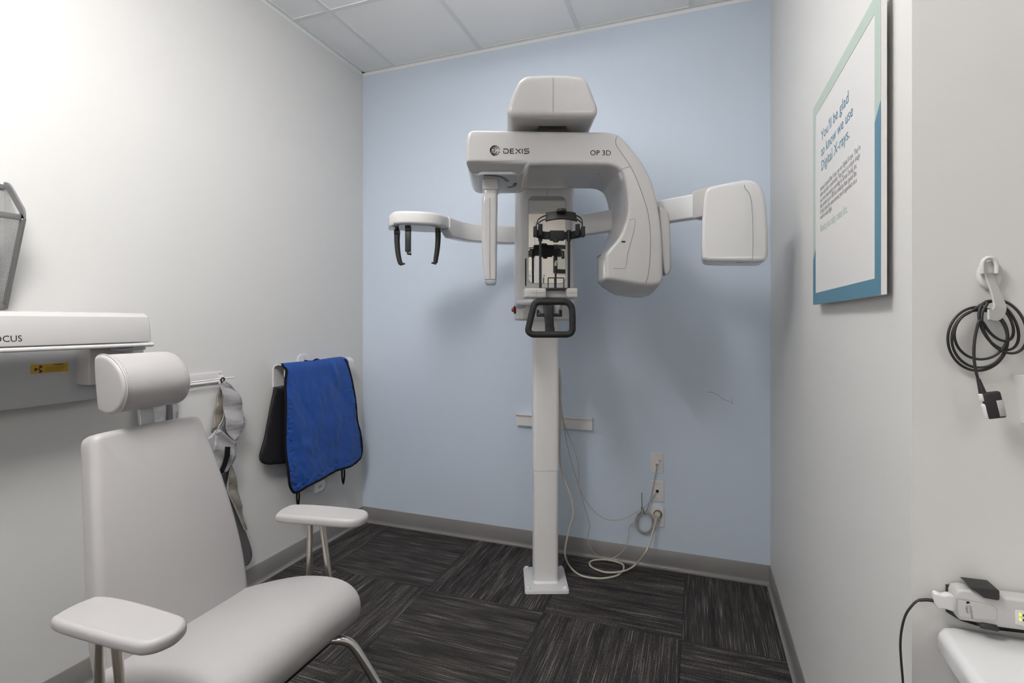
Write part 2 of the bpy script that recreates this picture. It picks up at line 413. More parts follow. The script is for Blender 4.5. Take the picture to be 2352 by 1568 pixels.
# foot plate and column
o = P('base_plate', MB().add(*zloft([(0, -.111, .111, -.123, .123, .012), (.016, -.111, .111, -.123, .123, .012), (.02, -.108, .108, -.12, .12, .011)])), plastic_cool)
for su in (-1, 1):
    for sv in (-1, 1):
        P('bolt_cap', MB().add(*g_lathe([(.013, 0), (.013, .004), (.010, .009), (.004, .0115)], mf(su*.093, sv*.105, .02), (0, 0, 1))), plastic_cool)
c = lambda z, s=0: (z, -.067-s, .067+s, -.058-s, .062+s, .02)
P('lower_column', MB().add(*zloft([(.018, -.068, .068, -.064, .064, .02), (.03, -.064, .064, -.056, .06, .02), (.60, -.064, .064, -.056, .06, .02)])), col_mat, angle=20)
P('upper_column', MB().add(*zloft([c(.592, -.002), c(.595), c(1.45)])), col_mat, angle=20)
# carriage that slides on the column
VC = -.12
cu0, cu1 = mp(1182, 600, VC)[0], mp(1323, 600, VC)[0]
cz0 = mp(1200, 736, VC)[1]
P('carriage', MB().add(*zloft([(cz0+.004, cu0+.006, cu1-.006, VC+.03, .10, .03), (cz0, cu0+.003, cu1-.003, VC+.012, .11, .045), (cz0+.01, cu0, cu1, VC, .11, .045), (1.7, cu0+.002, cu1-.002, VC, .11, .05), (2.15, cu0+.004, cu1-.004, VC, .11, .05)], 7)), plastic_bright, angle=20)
vm = VC-.0012
r_ = mpl([(1214, 451), (1298.5, 650)], vm)
mo = rrect(r_[0][0], r_[1][1], r_[1][0], r_[0][1], .026, 7)
P('mirror_bezel', MB().add(*g_prism(inset(mo, -.0025), muz, VC-.001, VC+.004, .0005, 0)), grey_under)
P('mirror', MB().add(*g_prism(mo, muz, VC-.0022, VC+.003, 0, 0)), mirror_mat, smooth=False)
a, b = mp(1257, 436, vm), mp(1257, 450, vm)
P('seam_line', MB().add(*g_ribbon([muz(*a, vm), muz(*b, vm)], VV, .0015, .001)), seam)
a, b = mp(1207.5, 593, VC), mp(1207.5, 657, VC)
P('slot', MB().add(*g_prism(rrect(a[0]-.0035, b[1], a[0]+.0035, a[1], .0034), muz, VC-.0015, VC+.002, .0008, 0)), black)
a = mp(1186, 711, VC+.03)
eb = P('stop_button_housing', MB().add(*g_box((cu0-.004, VC+.02, a[1]-.02), (cu0+.012, VC+.075, a[1]+.02), .003, T=mf)), black)
P('stop_button', MB().add(*g_lathe([(.011, 0), (.012, .006), (.009, .011), (.003, .012)], mf(cu0-.003, VC+.047, a[1]), -UU)), red, eb)
# top housing that carries the rotating arm
VB = -.67
blk = mpl([(1200, 175), (1208, 171), (1240, 169), (1270, 168.5), (1305, 169.5), (1337, 172), (1347, 179), (1355, 195), (1364, 219), (1372.5, 240), (1374.5, 251), (1373, 263), (1366, 268),
           (1320, 269), (1270, 269), (1220, 269), (1173, 269), (1166, 264), (1164, 251), (1167, 240), (1176, 216), (1186, 193), (1193, 180)], VB)
P('top_housing', MB().add(*g_prism(soft(blk, .022, .005), muz, VB, .12, .022, .02, 6)), plastic, angle=40)
a, b = mp(1270.5, 172, VB), mp(1270.5, 262, VB)
P('housing_seam', MB().add(*g_ribbon([muz(*mp(1270.5, 178, VB), VB-.0003), muz(*mp(1270.5, 256, VB), VB-.0003), muz(b[0], b[1]-.004, VB+.012)], VV, .0012, .0012)), seam)
zb = mp(1270, 268, VB)[1]
# rotating c-arm
VA, VE = -.60, -.22
za = mp(1250, 301, VA)[1]
P('swivel_neck', MB().add(*g_box((mp(1237, 290, -.58)[0], -.58, za-.01), (mp(1301, 290, -.58)[0], -.25, zb+.02), .004, T=mf)), black)
arm_px = [(1071, 320), (1073, 306), (1080, 299), (1092, 297), (1160, 298), (1240, 300), (1320, 301), (1393, 302), (1411, 305), (1424, 311), (1438, 324), (1450, 338), (1462, 354), (1473, 368), (1483, 385), (1492, 403), (1499, 420), (1506, 446),
          (1512, 472), (1517, 500), (1521, 540), (1523, 580), (1524, 615), (1524, 640), (1518, 650), (1500, 655), (1470, 653), (1430, 646), (1410, 643), (1393, 642), (1391, 640), (1391, 600), (1391, 583), (1394, 579), (1404, 567),
          (1414, 556), (1424, 543), (1432, 526), (1439, 506), (1443, 488), (1443.5, 465), (1442, 445), (1439, 425), (1433, 404), (1425, 390), (1411, 382), (1395, 379), (1320, 378), (1250, 378), (1214, 379), (1208, 387), (1200, 391), (1160, 392), (1092, 392), (1078, 387), (1070.5, 374), (1070, 362), (1070, 345)]
arm_out = soft(mpl(arm_px, VA), .010, .005); uc = mp(1391, 642, VA)[0]; ub = mp(1440, 642, VA)[0]
ulh, zlh = mp(1216, 380, VA)[0], mp(1100, 369, VA)[1]
def arm_warp(u, z, v):
    d = v-VA
    if u < ulh and z < zlh:
        k = min(1, (ulh-u)/.03); v = max(v, VA+min(.06, (zlh-z)*1.7)*k*k*(3-2*k)); return (u, z, v)
    if z < 1.66 and u < ub and d > .2:                  # the collimator box is shallower than the arm
        u = max(u, uc+(d-.2)*.9)
    if z < 1.58 and u > uc-.01:                         # belly of the tube head
        k = min(1, (1.58-z)/.045)*min(1, max(0, (u-uc)/.09)); z -= k*.042*math.sin(PI*min(1, max(0, d/.38)))
    return (u, z, v)
carm = P('c_arm', MB().add(*g_prism(arm_out, muz, VA, VE, .014, .02, 6, arm_warp, mid=8)), plastic, angle=40)
def drape(pts, r=.014, vf=VA):
    out = []
    for a, b in cr([(x, y, 0) for x, y in pts], 5) and [(q.x, q.y) for q in cr([(x, y, 0) for x, y in pts], 5)]:
        u, z = mp(a, b, vf); d = 1e9
        for i in range(len(arm_out)):
            p, q = Vector(arm_out[i-1]), Vector(arm_out[i]); e = q-p
            t = max(0, min(1, (Vector((u, z))-p).dot(e)/max(e.length_squared, 1e-12))); d = min(d, (Vector((u, z))-(p+e*t)).length)
        k = 0 if d >= r else r-math.sqrt(max(0, r*r-(r-d)**2)); out.append(muz(u, z, vf+k-.0004))
    return out
sm = MB()
sm.add(*g_tube(drape([(1419, 309), (1414, 322), (1416, 334), (1430, 355), (1448, 382), (1465, 418), (1484, 472), (1491, 505), (1494, 545), (1493, 590), (1489, 630), (1483, 650)]), .0009, 6))
sm.add(*g_tube(drape([(1448, 382), (1435, 386), (1423, 392), (1418, 398)]), .0009, 6))
sm.add(*g_tube(drape([(1445, 505), (1458, 504), (1456, 530), (1449, 555), (1442, 580), (1437, 612), (1432, 616), (1409, 616)]), .0006, 6))
P('panel_seams', sm, seam, carm)
a = mp(1432, 555, VA)
P('light_window', MB().add(*g_prism(rrect(a[0]-.0085, a[1]-.0035, a[0]+.0085, a[1]+.0035, .0034), muz, VA-.001, VA+.004, .0006, 0)), black, carm)
# side cover at the right of the tube head
cap = mpl([(1508, 474), (1522, 481), (1531, 489), (1534, 505), (1536.5, 540), (1537, 590), (1537, 622), (1532, 630), (1525, 636), (1519, 620), (1514, 590), (1511, 550), (1509, 510)], VA+.05)
P('side_cover', MB().add(*g_prism(soft(cap, .016), muz, VA+.02, VE-.02, .012, .02, 5)), plastic, carm)
zu = mp(1300, 378, VA)[1]
for px, py in ((1376, 400), (1359, 425)):
    q = oz(px, py, zu-.0005)
    MB().add(*g_lathe([(.004, .002), (.004, -.0008)], q, (0, 0, 1), 12)).build('screw', seam, carm)
# writing and emblem on the arm
def label_text(name, s, px, py, h, sp=1.0, sx=1.0, bold=0.0):
    u, z = mp(px, py, VA); return text(name, s, h, muz(u, z, VA-.0006), UU, ZZ, ink, carm, space=sp, sx=sx, bold=bold)
PXM = (VA+2.66)/FPX
wm = MB()
for L in ([(838, 541), (905, 541), (925, 548), (934, 566), (934, 600), (925, 618), (905, 625), (845, 625), (845, 575)], [(1050, 541), (970, 541)], [(976, 541), (976, 625)], [(970, 625), (1050, 625)], [(976, 583), (1040, 583)],
          [(1086, 538), (1181, 629)], [(1181, 538), (1132, 586)], [(1108, 608), (1086, 629)], [(1217, 535), (1217, 631)], [(1350, 541), (1275, 541), (1260, 547), (1257, 562), (1260, 577), (1275, 583), (1332, 583), (1347, 590), (1350, 604), (1347, 619), (1332, 626), (1252, 626)]):
    wm.add(*g_ribbon([muz(*mp(1060+x/8.71, 280+y/8.71, VA), VA-.0006) for x, y in L], VV, .0034, .0006))
wm.build('lettering', ink, carm)
label_text('lettering', 'OP 3D', 1355, 356.5, 12.6*PXM*1.33, 1.0, 1.02)
lg = MB(); lc = mp(1136.6, 345.3, VA)
def arc(cx, cy, rad, a0, a1, wd):
    pts = [muz(lc[0]+(cx+rad*math.cos(math.radians(a0+(a1-a0)*k/24)))*PXM, lc[1]+(cy+rad*math.sin(math.radians(a0+(a1-a0)*k/24)))*PXM, VA-.0006) for k in range(25)]
    lg.add(*g_ribbon(pts, VV, [1.45*wd*PXM*(.4+.6*math.sin(PI*k/24)**.5) for k in range(25)], .0006))
arc(0, 0, 10.6, 8, 330, 1.3); arc(0, 0, 10.6, -30, -15, 1.2)
arc(-2.6, .3, 8.2, 10, 190, 1.4); arc(-2.6, .3, 8.2, 190, 345, 1.4)
arc(-4, .6, 4.7, 0, 345, 1.5)
lg.add(*g_ribbon([muz(lc[0]-5.5*PXM, lc[1]+.3*PXM, VA-.0006), muz(lc[0]+.9*PXM, lc[1]+.3*PXM, VA-.0006)], VV, 1.2*PXM, .0006))
arc(-2, -6.5, 5, 200, 330, 1.2)
lg.build('emblem', ink, carm)
zh = mp(1100, 392, VA)[1]-.0005
pc = [oz(px, py, zh-.006) for px, py in ((1097, 400), (1190, 398), (1187, 443), (1108, 443))]
ul, ur = (pc[0]-MO).dot(UU), (pc[1]-MO).dot(UU); vl, vh = (pc[0]-MO).dot(VV), (pc[3]-MO).dot(VV)
muv = lambda u, v, z: mf(u, v, z)
pl_ = P('sensor_plate', MB().add(*g_prism(rrect(ul, vl, ur, vh, .03), muv, zh-.007, zh+.004, .002, 0)), grey_under)
s1 = [oz(px, py, zh-.0075) for px, py in ((1112, 403.5), (1128, 403), (1146, 405), (1158, 410), (1166, 417))]
P('slot', MB().add(*g_ribbon(cr(s1, 5), ZZ, .014, .0012)), black, pl_)
s1 = [oz(px, py, zh-.0075) for px, py in ((1184, 421), (1181, 427), (1174, 430), (1166, 430))]
P('slot', MB().add(*g_ribbon(cr(s1, 5), ZZ, [.016]*8+[.012]*4+[.008]*4, .0012)), black, pl_)
# receptor that hangs from it
VS = -.51
k = lambda px, py: mp(px, py, VS)
def rs(py, x0, x1, dv0=0, dv1=.10, r=.012): return (k(1120, py)[1], k(x0, py)[0], k(x1, py)[0], VS+dv0, VS+dv1, r)
P('receptor_mount', MB().add(*zloft([rs(404, 1108.5, 1144, .002), rs(407, 1107.5, 1145.5), rs(430, 1107.5, 1145.5), rs(434, 1110, 1144, .003)])), plastic)
rc = P('receptor', MB().add(*zloft([rs(431, 1110.5, 1143, .006, .09), rs(441, 1110.5, 1142.5, .006, .09), rs(447, 1108.5, 1142.5, .0, .11, .014), rs(452, 1107, 1142.5, -.004, .13, .014), rs(470, 1106.5, 1142, -.006, .15, .014), rs(560, 1106.5, 1141, -.006, .15, .014),
          rs(600, 1108.5, 1140.5, -.005, .14), rs(625, 1111, 1140.5, -.003, .12), rs(641, 1113, 1140, -.002, .11)])), plastic, angle=30)
P('receptor_seam', MB().add(*g_ribbon([muz(k(1125, 408)[0], k(1125, y)[1], VS-.0066) for y in (455, 560, 600)]+[muz(k(1125, 408)[0], k(1125, 640)[1], VS-.0025)], VV, .0012, .0008)), seam, rc)
P('receptor_end_cap', MB().add(*zloft([rs(642, 1113.5, 1139.5, -.001, .10), rs(650, 1114, 1139, -.001, .10), rs(653, 1117, 1137, .003, .09)])), clear, rc)

# ---- patient support
VP = -.50
pf = lambda a, b, v: mp(a, b, v)
zt, zm, zl = mp(1230, 661, VP)[1], mp(1230, 672, VP)[1], mp(1230, 684, VP)[1]
uL, uA, uB, uR = mp(1204, 670, VP)[0], mp(1255, 670, VP)[0], mp(1302, 670, VP)[0], mp(1328, 670, VP)[0]
sup = P('support_platform', MB().add(*g_box((uL, VP, zl), (uA, VP+.16, zt), .008, 4, mf)).add(*g_box((uB, VP, zl), (uR, VP+.16, zt), .008, 4, mf)).add(*g_box((uA-.006, VP+.055, zl+.004), (uB+.006, VP+.16, zt-.004), .003, 2, mf)), plastic)
sm = MB()
sm.add(*g_ribbon([mf(uL+.03, VP-.0004, zm), mf(uA-.001, VP-.0004, zm)], VV, .001, .0008))
P('seam_line', MB().add(*g_ribbon([mf(uB+.001, VP-.0004, zm), mf(uR-.004, VP-.0004, zm)], VV, .001, .0008)), seam, sup)
sm.add(*g_ribbon([mf(uL+.052, VP-.0004, zt-.004), mf(uL+.052, VP-.0004, zl+.004)], VV, .001, .0008)); P('seam_line', sm, seam, sup)
P('support_bracket', MB().add(*g_tube(cr([mf(uL-.005, VC+.005, 1.435), mf(uL+.0, VC-.05, 1.45), mf(uL+.03, VC-.12, 1.448), mf(uL+.09, VC-.19, 1.448), mf(uL+.15, VC-.22, 1.45)], 6), .026, 14, flat=(ZZ, .62))), plastic_cool)
P('support_beam', MB().add(*g_box((uL+.05, VP+.10, zl-.02), (uR-.02, VC+.01, zt-.006), .008, 3, mf)), plastic)
# bite bar tray
tz = zt+.001
tr = P('bite_tray', MB().add(*g_box((uL+.07, VP+.06, tz-.001), (uR-.02, VP+.15, tz+.004), .001, 2, mf)).add(*g_box((uA, VP+.035, tz-.008), (uB, VP+.07, tz+.002), .002, 2, mf)), black)
fb = MB(); vb = VP+.05
u0, z0_ = mp(1259, 663, vb); u1, z1_ = mp(1295, 638, vb)
for a, b in (((u0, z0_), (u0, z1_)), ((u0, z1_), (u1, z1_)), ((u1, z1_), (u1, z0_))): fb.add(*g_ribbon([mf(a[0], vb, a[1]), mf(b[0], vb, b[1])], VV, .004, .012))
fb.build('bite_frame', black, tr)
um = mp(1275.5, 650, vb)[0]
P('bite_post', MB().add(*g_tube([mf(um, vb, z0_-.004), mf(um, vb, z1_+.002)], .0055, 10)).add(*g_tube([mf(um, vb, z1_), mf(um, vb, mp(1275, 610, vb)[1])], .0026, 8)), black, tr)
P('bite_bar', MB().add(*g_tube(cr([mf(um, vb, mp(1275, 610, vb)[1]), mf(um+.001, vb-.004, mp(1275, 604, vb)[1]), mf(um+.005, vb-.012, mp(1275, 600, vb)[1])], 4), .005, 8)), clear, tr)
# temple support: band, posts, rear strap
VH, VT = -.40, -.495
uh = mp(1280, 540, VH-.02)[0]; zh0 = mp(1280, 541, VH)[1]
bp_ = []; W = mp(1339, 540, VT)[0]-uh
for i in range(25):
    t = PI*i/24; bp_.append(mf(uh-W*math.cos(t), VT+(VH-VT)*min(1, 1.15*math.sin(t)), zh0))
hb = P('temple_band', MB().add(*g_ribbon(bp_, [mf(math.cos(PI-PI*i/24), math.sin(PI*i/24)*.6, 0)-MO for i in range(25)], .034, .007)), black, angle=60)
P('forehead_pad', MB().add(*g_box((uh-.032, VH-.014, zh0-.023), (uh+.032, VH+.006, zh0+.021), .003, 3, mf)), black_soft, hb)
for s in (-1, 1):
    P('temple_block', MB().add(*g_box((uh+s*W-.008, VT-.014, zh0-.021), (uh+s*W+.008, VT+.02, zh0+.022), .003, 3, mf)).add(*g_box((uh+s*(W-.022)-.009, VT+.0, zh0-.012), (uh+s*(W-.022)+.009, VT+.018, zh0+.034), .002, 2, mf)), black, hb)
    px = 1241 if s < 0 else 1306.5
    u_ = mp(px, 600, VH-.01)[0]
    P('support_post', MB().add(*g_tube([mf(u_, VH-.012, zt-.002), mf(u_, VH-.012, zh0-.01)], .0058, 12)).add(*g_tube([mf(u_, VH-.012, zh0-.026), mf(u_, VH-.012, zh0+.022)], .0095, 12)), black, hb)
sp_ = []; nn = []; ww = []
zs0, zs1 = zh0+.022, mp(1281, 494, -.585)[1]
for i in range(33):
    t = PI*i/32; s = math.sin(t); sp_.append(mf(uh-(W-.004)*math.cos(t), VT-.09*s**.8, zs0+(zs1-zs0)*s**.7))
    nn.append((mf(-math.cos(t), -.5*s, .35*s)-MO)); m_ = abs(i-16)/16; ww.append(.036 if m_ < .48 else (.018 if m_ < .86 else .012))
idx = [i for i in range(33) if abs(i-16)/16 < .5]
st = P('rear_strap', MB().add(*g_ribbon([sp_[i] for i in idx], [nn[i] for i in idx], .043, .006)), black, hb, angle=60)
for rng in (range(0, 10), range(23, 33)):
    for dz in (-.0075, .0075):
        q = [sp_[i]+ZZ*dz*(1 if 2 < i < 30 else .4) for i in rng]; P('strap_rail', MB().add(*g_ribbon(q, [nn[i] for i in rng], .0045, .003)), black, st)
kn = lambda c, ax, r: g_lathe([(r*.8, 0), (r, .002), (r, .009), (r*.85, .012)], c, ax, 12)
P('strap_dial', MB().add(*kn(sp_[16]+ZZ*.014+VV*.004, ZZ, .021)).add(*g_box((uh-.02, VT-.1, zs1+.01), (uh+.02, VT-.07, zs1+.024), .004, 2, mf)), black, st)
P('band_dial', MB().add(*kn(mf(uh-.006, VH-.01, zh0-.031), ZZ, .013)), black, hb)
# grab handle
VG = -.54
hp = smooth2([mp(a, b, VG) for a, b in ((1226, 703), (1233, 695), (1245, 693), (1290, 693), (1304, 695), (1312, 704), (1314.5, 718), (1315, 745), (1314, 760), (1306, 767), (1290, 768), (1235, 768), (1222, 767), (1214, 760), (1215, 748))], 4)
P('grab_handle', MB().add(*g_tube([muz(a, b, VG) for a, b in hp], .0135, 14, closed=True)), black_soft)
a = mp(1260, 727, -.46)
P('chin_stalk', MB().add(*g_loft([[mf(u, v, z) for u, v in rrect(a[0]-w_, v0, a[0]+w_, v0+.02, .006)] for z, w_, v0 in ((mp(1260, 768, VG)[1], .021, VG-.008), (mp(1260, 745, -.5)[1], .019, -.51), (a[1], .020, -.48), (zl, .024, -.46))])), black)
P('chin_bracket', MB().add(*g_box((mp(1234, 720, -.44)[0], -.46, mp(1260, 727, -.46)[1]), (mp(1289, 720, -.44)[0], -.40, mp(1260, 721, -.46)[1]), .003, 2, mf)).add(*g_box((mp(1233, 720, -.44)[0], -.46, mp(1260, 727, -.46)[1]), (mp(1236, 720, -.44)[0], -.40, mp(1260, 711, -.46)[1]), .001, 2, mf)).add(*g_box((mp(1287, 720, -.44)[0], -.46, mp(1260, 727, -.46)[1]), (mp(1290, 720, -.44)[0], -.40, mp(1260, 711, -.46)[1]), .001, 2, mf)), black)
cb = [mp(x, y, -.43) for x, y in ((1237, 700), (1287, 700), (1283, 716), (1280, 721), (1241, 721), (1237, 716))]
P('chin_motor_cover', MB().add(*g_prism(cb, muz, -.45, -.20, .006, 0)), grey_under)

# ---- cephalometric arm: one beam with a head holder at its left end and a sensor at its right end
def dp(px, d): return CAM+FF*d+RR*((px-1176)/FPX*d)-ZZ*CAM.z
beam = cr([dp(1022, 2.575), dp(1036, 2.625), dp(1064, 2.71), dp(1105, 2.77), dp(1180, 2.82), dp(1250, 2.72)], 6)
def beam_mesh(path, z0, z1, th, slope=0):
    rings = []
    for i, q in enumerate(path):
        t = path[min(i+1, len(path)-1)]-path[max(0, i-1)]; t.normalize(); n = Vector((-t.y, t.x, 0))
        zz0 = z0+slope*max(0, 1-i/5)
        rings.append([q+n*a+ZZ*b for a, b in rrect(-th/2, zz0, th/2, z1, .008, 3)])
    return g_loft(rings)
P('ceph_beam', MB().add(*beam_mesh(beam, 1.786, 1.882, .06, .04)), plastic_cool, angle=40)
beam2 = [dp(1250, 2.72), dp(1333, 2.545), dp(1470, 2.30), dp(1604, 2.105)]
beam2 = cr(beam2, 4)
P('ceph_beam', MB().add(*beam_mesh(beam2, 1.782, 1.882, .05)), plastic_cool, angle=40)
P('beam_sleeve', MB().add(*beam_mesh([dp(1603, 2.107), dp(1650, 2.02)], 1.776, 1.892, .062)), plastic)
# head holder plate
top = [(901, 489, 2.44), (925, 487.5, 2.44), (960, 488, 2.455), (995, 491.5, 2.49), (1012, 497, 2.515), (1031, 503, 2.55)]
plan = [dp(x, d) for x, y, d in ((897, 0, 2.47), (905, 0, 2.43), (925, 0, 2.415), (960, 0, 2.425), (995, 0, 2.45), (1012, 0, 2.49), (1030, 0, 2.56), (1030, 0, 2.63), (1012, 0, 2.665), (980, 0, 2.66), (925, 0, 2.62), (900, 0, 2.58), (893, 0, 2.53))]
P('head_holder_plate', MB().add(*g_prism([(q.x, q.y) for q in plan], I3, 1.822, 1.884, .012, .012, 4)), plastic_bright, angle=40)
P('holder_underplate', MB().add(*g_prism(inset([(q.x, q.y) for q in plan], .022), I3, 1.819, 1.83, .0, .0, 1)), grey_under)
P('holder_end_block', MB().add(*g_prism(smooth2([(q.x, q.y) for q in (dp(894, 2.45), dp(905, 2.44), dp(906, 2.56), dp(893, 2.56))], 2), I3, 1.815, 1.868, .006, .006, 3)), plastic_cool)
# ear rods and nose rest
def rod(name, pts, d, r, tip):
    q = [dp(x, d)+ZZ*(CAM.z+(740-y)/FPX*d) for x, y in pts]
    m = MB().add(*g_tube(cr(q, 5), [r*(1-.25*i/(len(cr(q, 5))-1)) for i in range(len(cr(q, 5)))], 10, flat=(FF, .8)))
    t0 = q[-1]; m.add(*g_tube([t0-RR*tip*.004, t0+RR*tip*.02+ZZ*.001], [.009, .003], 8))
    m.add(*g_tube([q[0]+ZZ*.03, q[0]], .009, 10)).add(*g_lathe([(.015, -.012), (.016, -.009), (.016, .009), (.015, .012)], q[0]+ZZ*.003, RR, 14))
    P(name, m, black)
rod('ear_rod', [(912, 535), (912, 556), (914, 580), (918, 600), (921, 606)], 2.50, .0145, 1)
rod('ear_rod', [(1006, 530), (1006, 552), (1004, 575), (1001, 595), (1000, 604)], 2.55, .0145, -1)
q0 = dp(937, 2.47)
zz = lambda y, d: CAM.z+(740-y)/FPX*d
P('nose_rest', MB().add(*g_box((-.0135, -.006, zz(578, 2.47)), (.0135, .012, zz(520, 2.47)), .003, 2, lambda a, b, c: q0+RR*a+FF*b+ZZ*c)).add(*g_lathe([(.019, -.012), (.019, .012)], q0+ZZ*zz(525, 2.47)+FF*.006, RR, 16)).add(*g_tube([q0+ZZ*zz(528, 2.47), q0+ZZ*1.822], .012, 12)).add(*g_tube([q0+ZZ*zz(578, 2.47), q0+ZZ*zz(582, 2.47), q0+RR*.016+ZZ*zz(583, 2.47)], .007, 8)), black)
# ceph sensor box
SC = dp(1688, 1.86); sa = math.radians(0.5)
SU = Vector((math.cos(sa), math.sin(sa), 0)); SV = Vector((-math.sin(sa), math.cos(sa), 0))
def sfx(px, py, d=0.0):
    q = hit(px, py, SV, SV.dot(SC)+d); return ((q-SC).dot(SU), q.z)
def sf(u, z, v): return SC+SU*u+SV*v+ZZ*z-ZZ*0
so = [sfx(x, y) for x, y in ((1613, 592), (1612, 560), (1613, 500), (1616, 460), (1619, 440), (1622, 432), (1628, 428), (1660, 421), (1690, 415), (1712, 411.5), (1726, 412), (1740, 417), (1752, 430), (1759, 450), (1763, 480), (1766, 530), (1767, 575), (1765, 592), (1758, 599), (1740, 600.5), (1700, 600.5), (1660, 600), (1622, 599), (1615, 597))]
us_ = sfx(1722, 500)[0]
def swarp(u, z, v): return (u, z, v+max(0, u-us_)**2*5)
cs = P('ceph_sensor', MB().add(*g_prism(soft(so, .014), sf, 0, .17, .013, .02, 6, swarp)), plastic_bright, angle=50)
sz = [sf(*sfx(x, y), .0165*t_-.0004) for x, y, t_ in ((1713, 411.5, 1), (1711.5, 418, .35), (1710, 426, .04), (1712, 433, 0), (1719, 441, 0), (1725, 458, 0), (1728, 490, 0), (1729.5, 545, 0), (1728.5, 585, 0), (1728, 595, .1), (1728, 600.5, 1))]
P('sensor_seam', MB().add(*g_tube(cr(sz, 4), .0009, 6)), seam, cs)
sz = sf(sfx(1706, 604)[0], sfx(1700, 600.5)[1]-.0002, .03)
P('sensor_vent', MB().add(*g_box((-.018, -.006, -.0004), (.018, .006, .0008), 0, 1, lambda a, b, c: sz+SU*a+SV*b+ZZ*c)), seam, cs)
P('sensor_mount', MB().add(*g_box((-.09, .10, 1.79), (.0, .2, 1.88), .006, 2, lambda a, b, c: SC+SU*a+SV*b+ZZ*c)), plastic)

# ---------------------------------------------------------------- rail behind the column, wall plates, cables
za_, zb_ = .800, .735
rl = MB()
x0, x1 = oy(1189, 960, 0).x, oy(1360, 970, -.03).x
prof = [(0, za_+.004), (.032, za_+.004), (.034, za_+.002), (.034, za_-.004), (.026, za_-.004), (.026, zb_), (0, zb_)]
rl.add(*g_loft([[Vector((x, -d, z)) for d, z in prof] for x in (x0, x1)]))
tag(rl.build('wall_rail', plate_mat, angle=30), 'short white horizontal channel rail on the blue wall behind the machine column', 'rail')
def plate(name, px0, py0, px1, py1, label, cat):
    a, b = oy(px0, py0, 0), oy(px1, py1, 0); zc = (a.z+b.z)/2; xc = (a.x+b.x)/2
    t = thing(name, (xc, 0, zc), label, cat, 'wall plates under the x-ray arm')
    m = MB().add(*g_prism(rrect(xc-.035, zc-.0575, xc+.035, zc+.0575, .004, 3), lambda u, z, c: Vector((u, -c, z)), 0, .006, 0, .003, 3))
    m.build('face_plate', plate_mat, t); return t, xc, zc
def screws(t, xc, zc, dz):
    for s in (-1, 1): MB().add(*g_lathe([(.0035, 0), (.0035, .0012), (.002, .0018)], (xc, -.0055, zc+s*dz), (0, -1, 0), 12)).build('screw', nickel, t)
t, xa, zA = plate('network_wall_plate', 1494, 1037, 1524, 1087, 'white network wall plate, topmost of the three on the blue wall', 'wall plate')
screws(t, xa, zA, .041); MB().add(*g_box((xa-.009, -.008, zA-.012), (xa+.009, -.004, zA+.006), .001, 2)).build('jack', plate_mat, t)
text('marker_note', '24', .014, (xa+.01, -.0065, zA+.006), Vector((1, 0, .1)), ZZ, ink, t)
t, xb, zB = plate('cable_wall_plate', 1495, 1102, 1525, 1152, 'white wall plate with a black cable hole, middle of the three', 'wall plate')
screws(t, xb, zB, .041); MB().add(*g_lathe([(.0085, 0), (.0085, .0012), (.006, .0014)], (xb, -.0055, zB), (0, -1, 0))).build('cable_hole', black, t)
t, xc_, zC = plate('power_outlet', 1496, 1160, 1526, 1210, 'white power outlet with the cream cable plugged in, lowest wall plate', 'outlet')
MB().add(*g_box((xc_-.017, -.0085, zC-.034), (xc_+.017, -.004, zC+.034), .0015, 2)).build('socket_face', plate_mat, t)
MB().add(*g_box((xc_-.007, -.009, zC-.026), (xc_-.0045, -.006, zC-.018), 0)).add(*g_box((xc_+.0045, -.009, zC-.026), (xc_+.007, -.006, zC-.018), 0)).build('socket_slots', ink, t)
def path(pts):
    out = []
    for p in pts:
        out.append(oy(p[0], p[1], p[3]) if p[2] == 'y' else oz(p[0], p[1], p[3]))
    return out
colpt = mf(.073, .045, 1.1)
pw = path([(1285, 850, 'y', -.30), (1287, 966, 'y', -.31), (1286, 1049, 'y', -.31), (1296, 1100, 'y', -.31), (1312, 1144, 'y', -.30), (1317, 1179, 'y', -.29), (1308, 1215, 'y', -.285), (1300, 1247, 'y', -.28), (1298, 1275, 'y', -.275),
           (1310, 1302, 'z', .012), (1334, 1321, 'z', .007), (1373, 1328, 'z', .006), (1413, 1323, 'z', .006), (1431, 1310, 'z', .006), (1429, 1295, 'z', .007), (1397, 1286, 'z', .008), (1366, 1286, 'z', .008), (1354, 1293, 'z', .007), (1362, 1304, 'z', .007), (1393, 1314, 'z', .016), (1433, 1311, 'z', .018), (1460, 1296, 'z', .03), (1484, 1266, 'y', -.13), (1498, 1227, 'y', -.06), (1507, 1195, 'y', -.038), (1509, 1182, 'y', -.03)])
pc_ = thing('power_cable', pw[11], 'thick cream power cable looping on the carpet and up to the outlet', 'cable')
MB().add(*g_tube(cr(pw, 6), .0052, 10)).build('cable_sheath', cord_cream, pc_)
MB().add(*g_lathe([(.0235, 0), (.0235, .0015), (.015, .002)], (xc_+.001, -.0087, zC+.014), (0, -1, 0), 20)).build('plug_collar', pbr('aged_brown_plastic', (.20, .155, .12), .6), pc_)
MB().add(*g_lathe([(.015, 0), (.017, .006), (.017, .02), (.009, .032)], (xc_+.001, -.0085, zC+.016), (-.15, -1, -.25), 20)).build('plug', cord_cream, pc_)
coil = [oy(1480.5+20.5*math.cos(a_)*(.96+.13*math.sin(i*.83)), 1199+23.5*math.sin(a_)*(.97+.10*math.cos(i*.61)), -.014-.0045*(i % 7)/2) for i, a_ in enumerate([PI+2*PI*k_/12 for k_ in range(64)])]
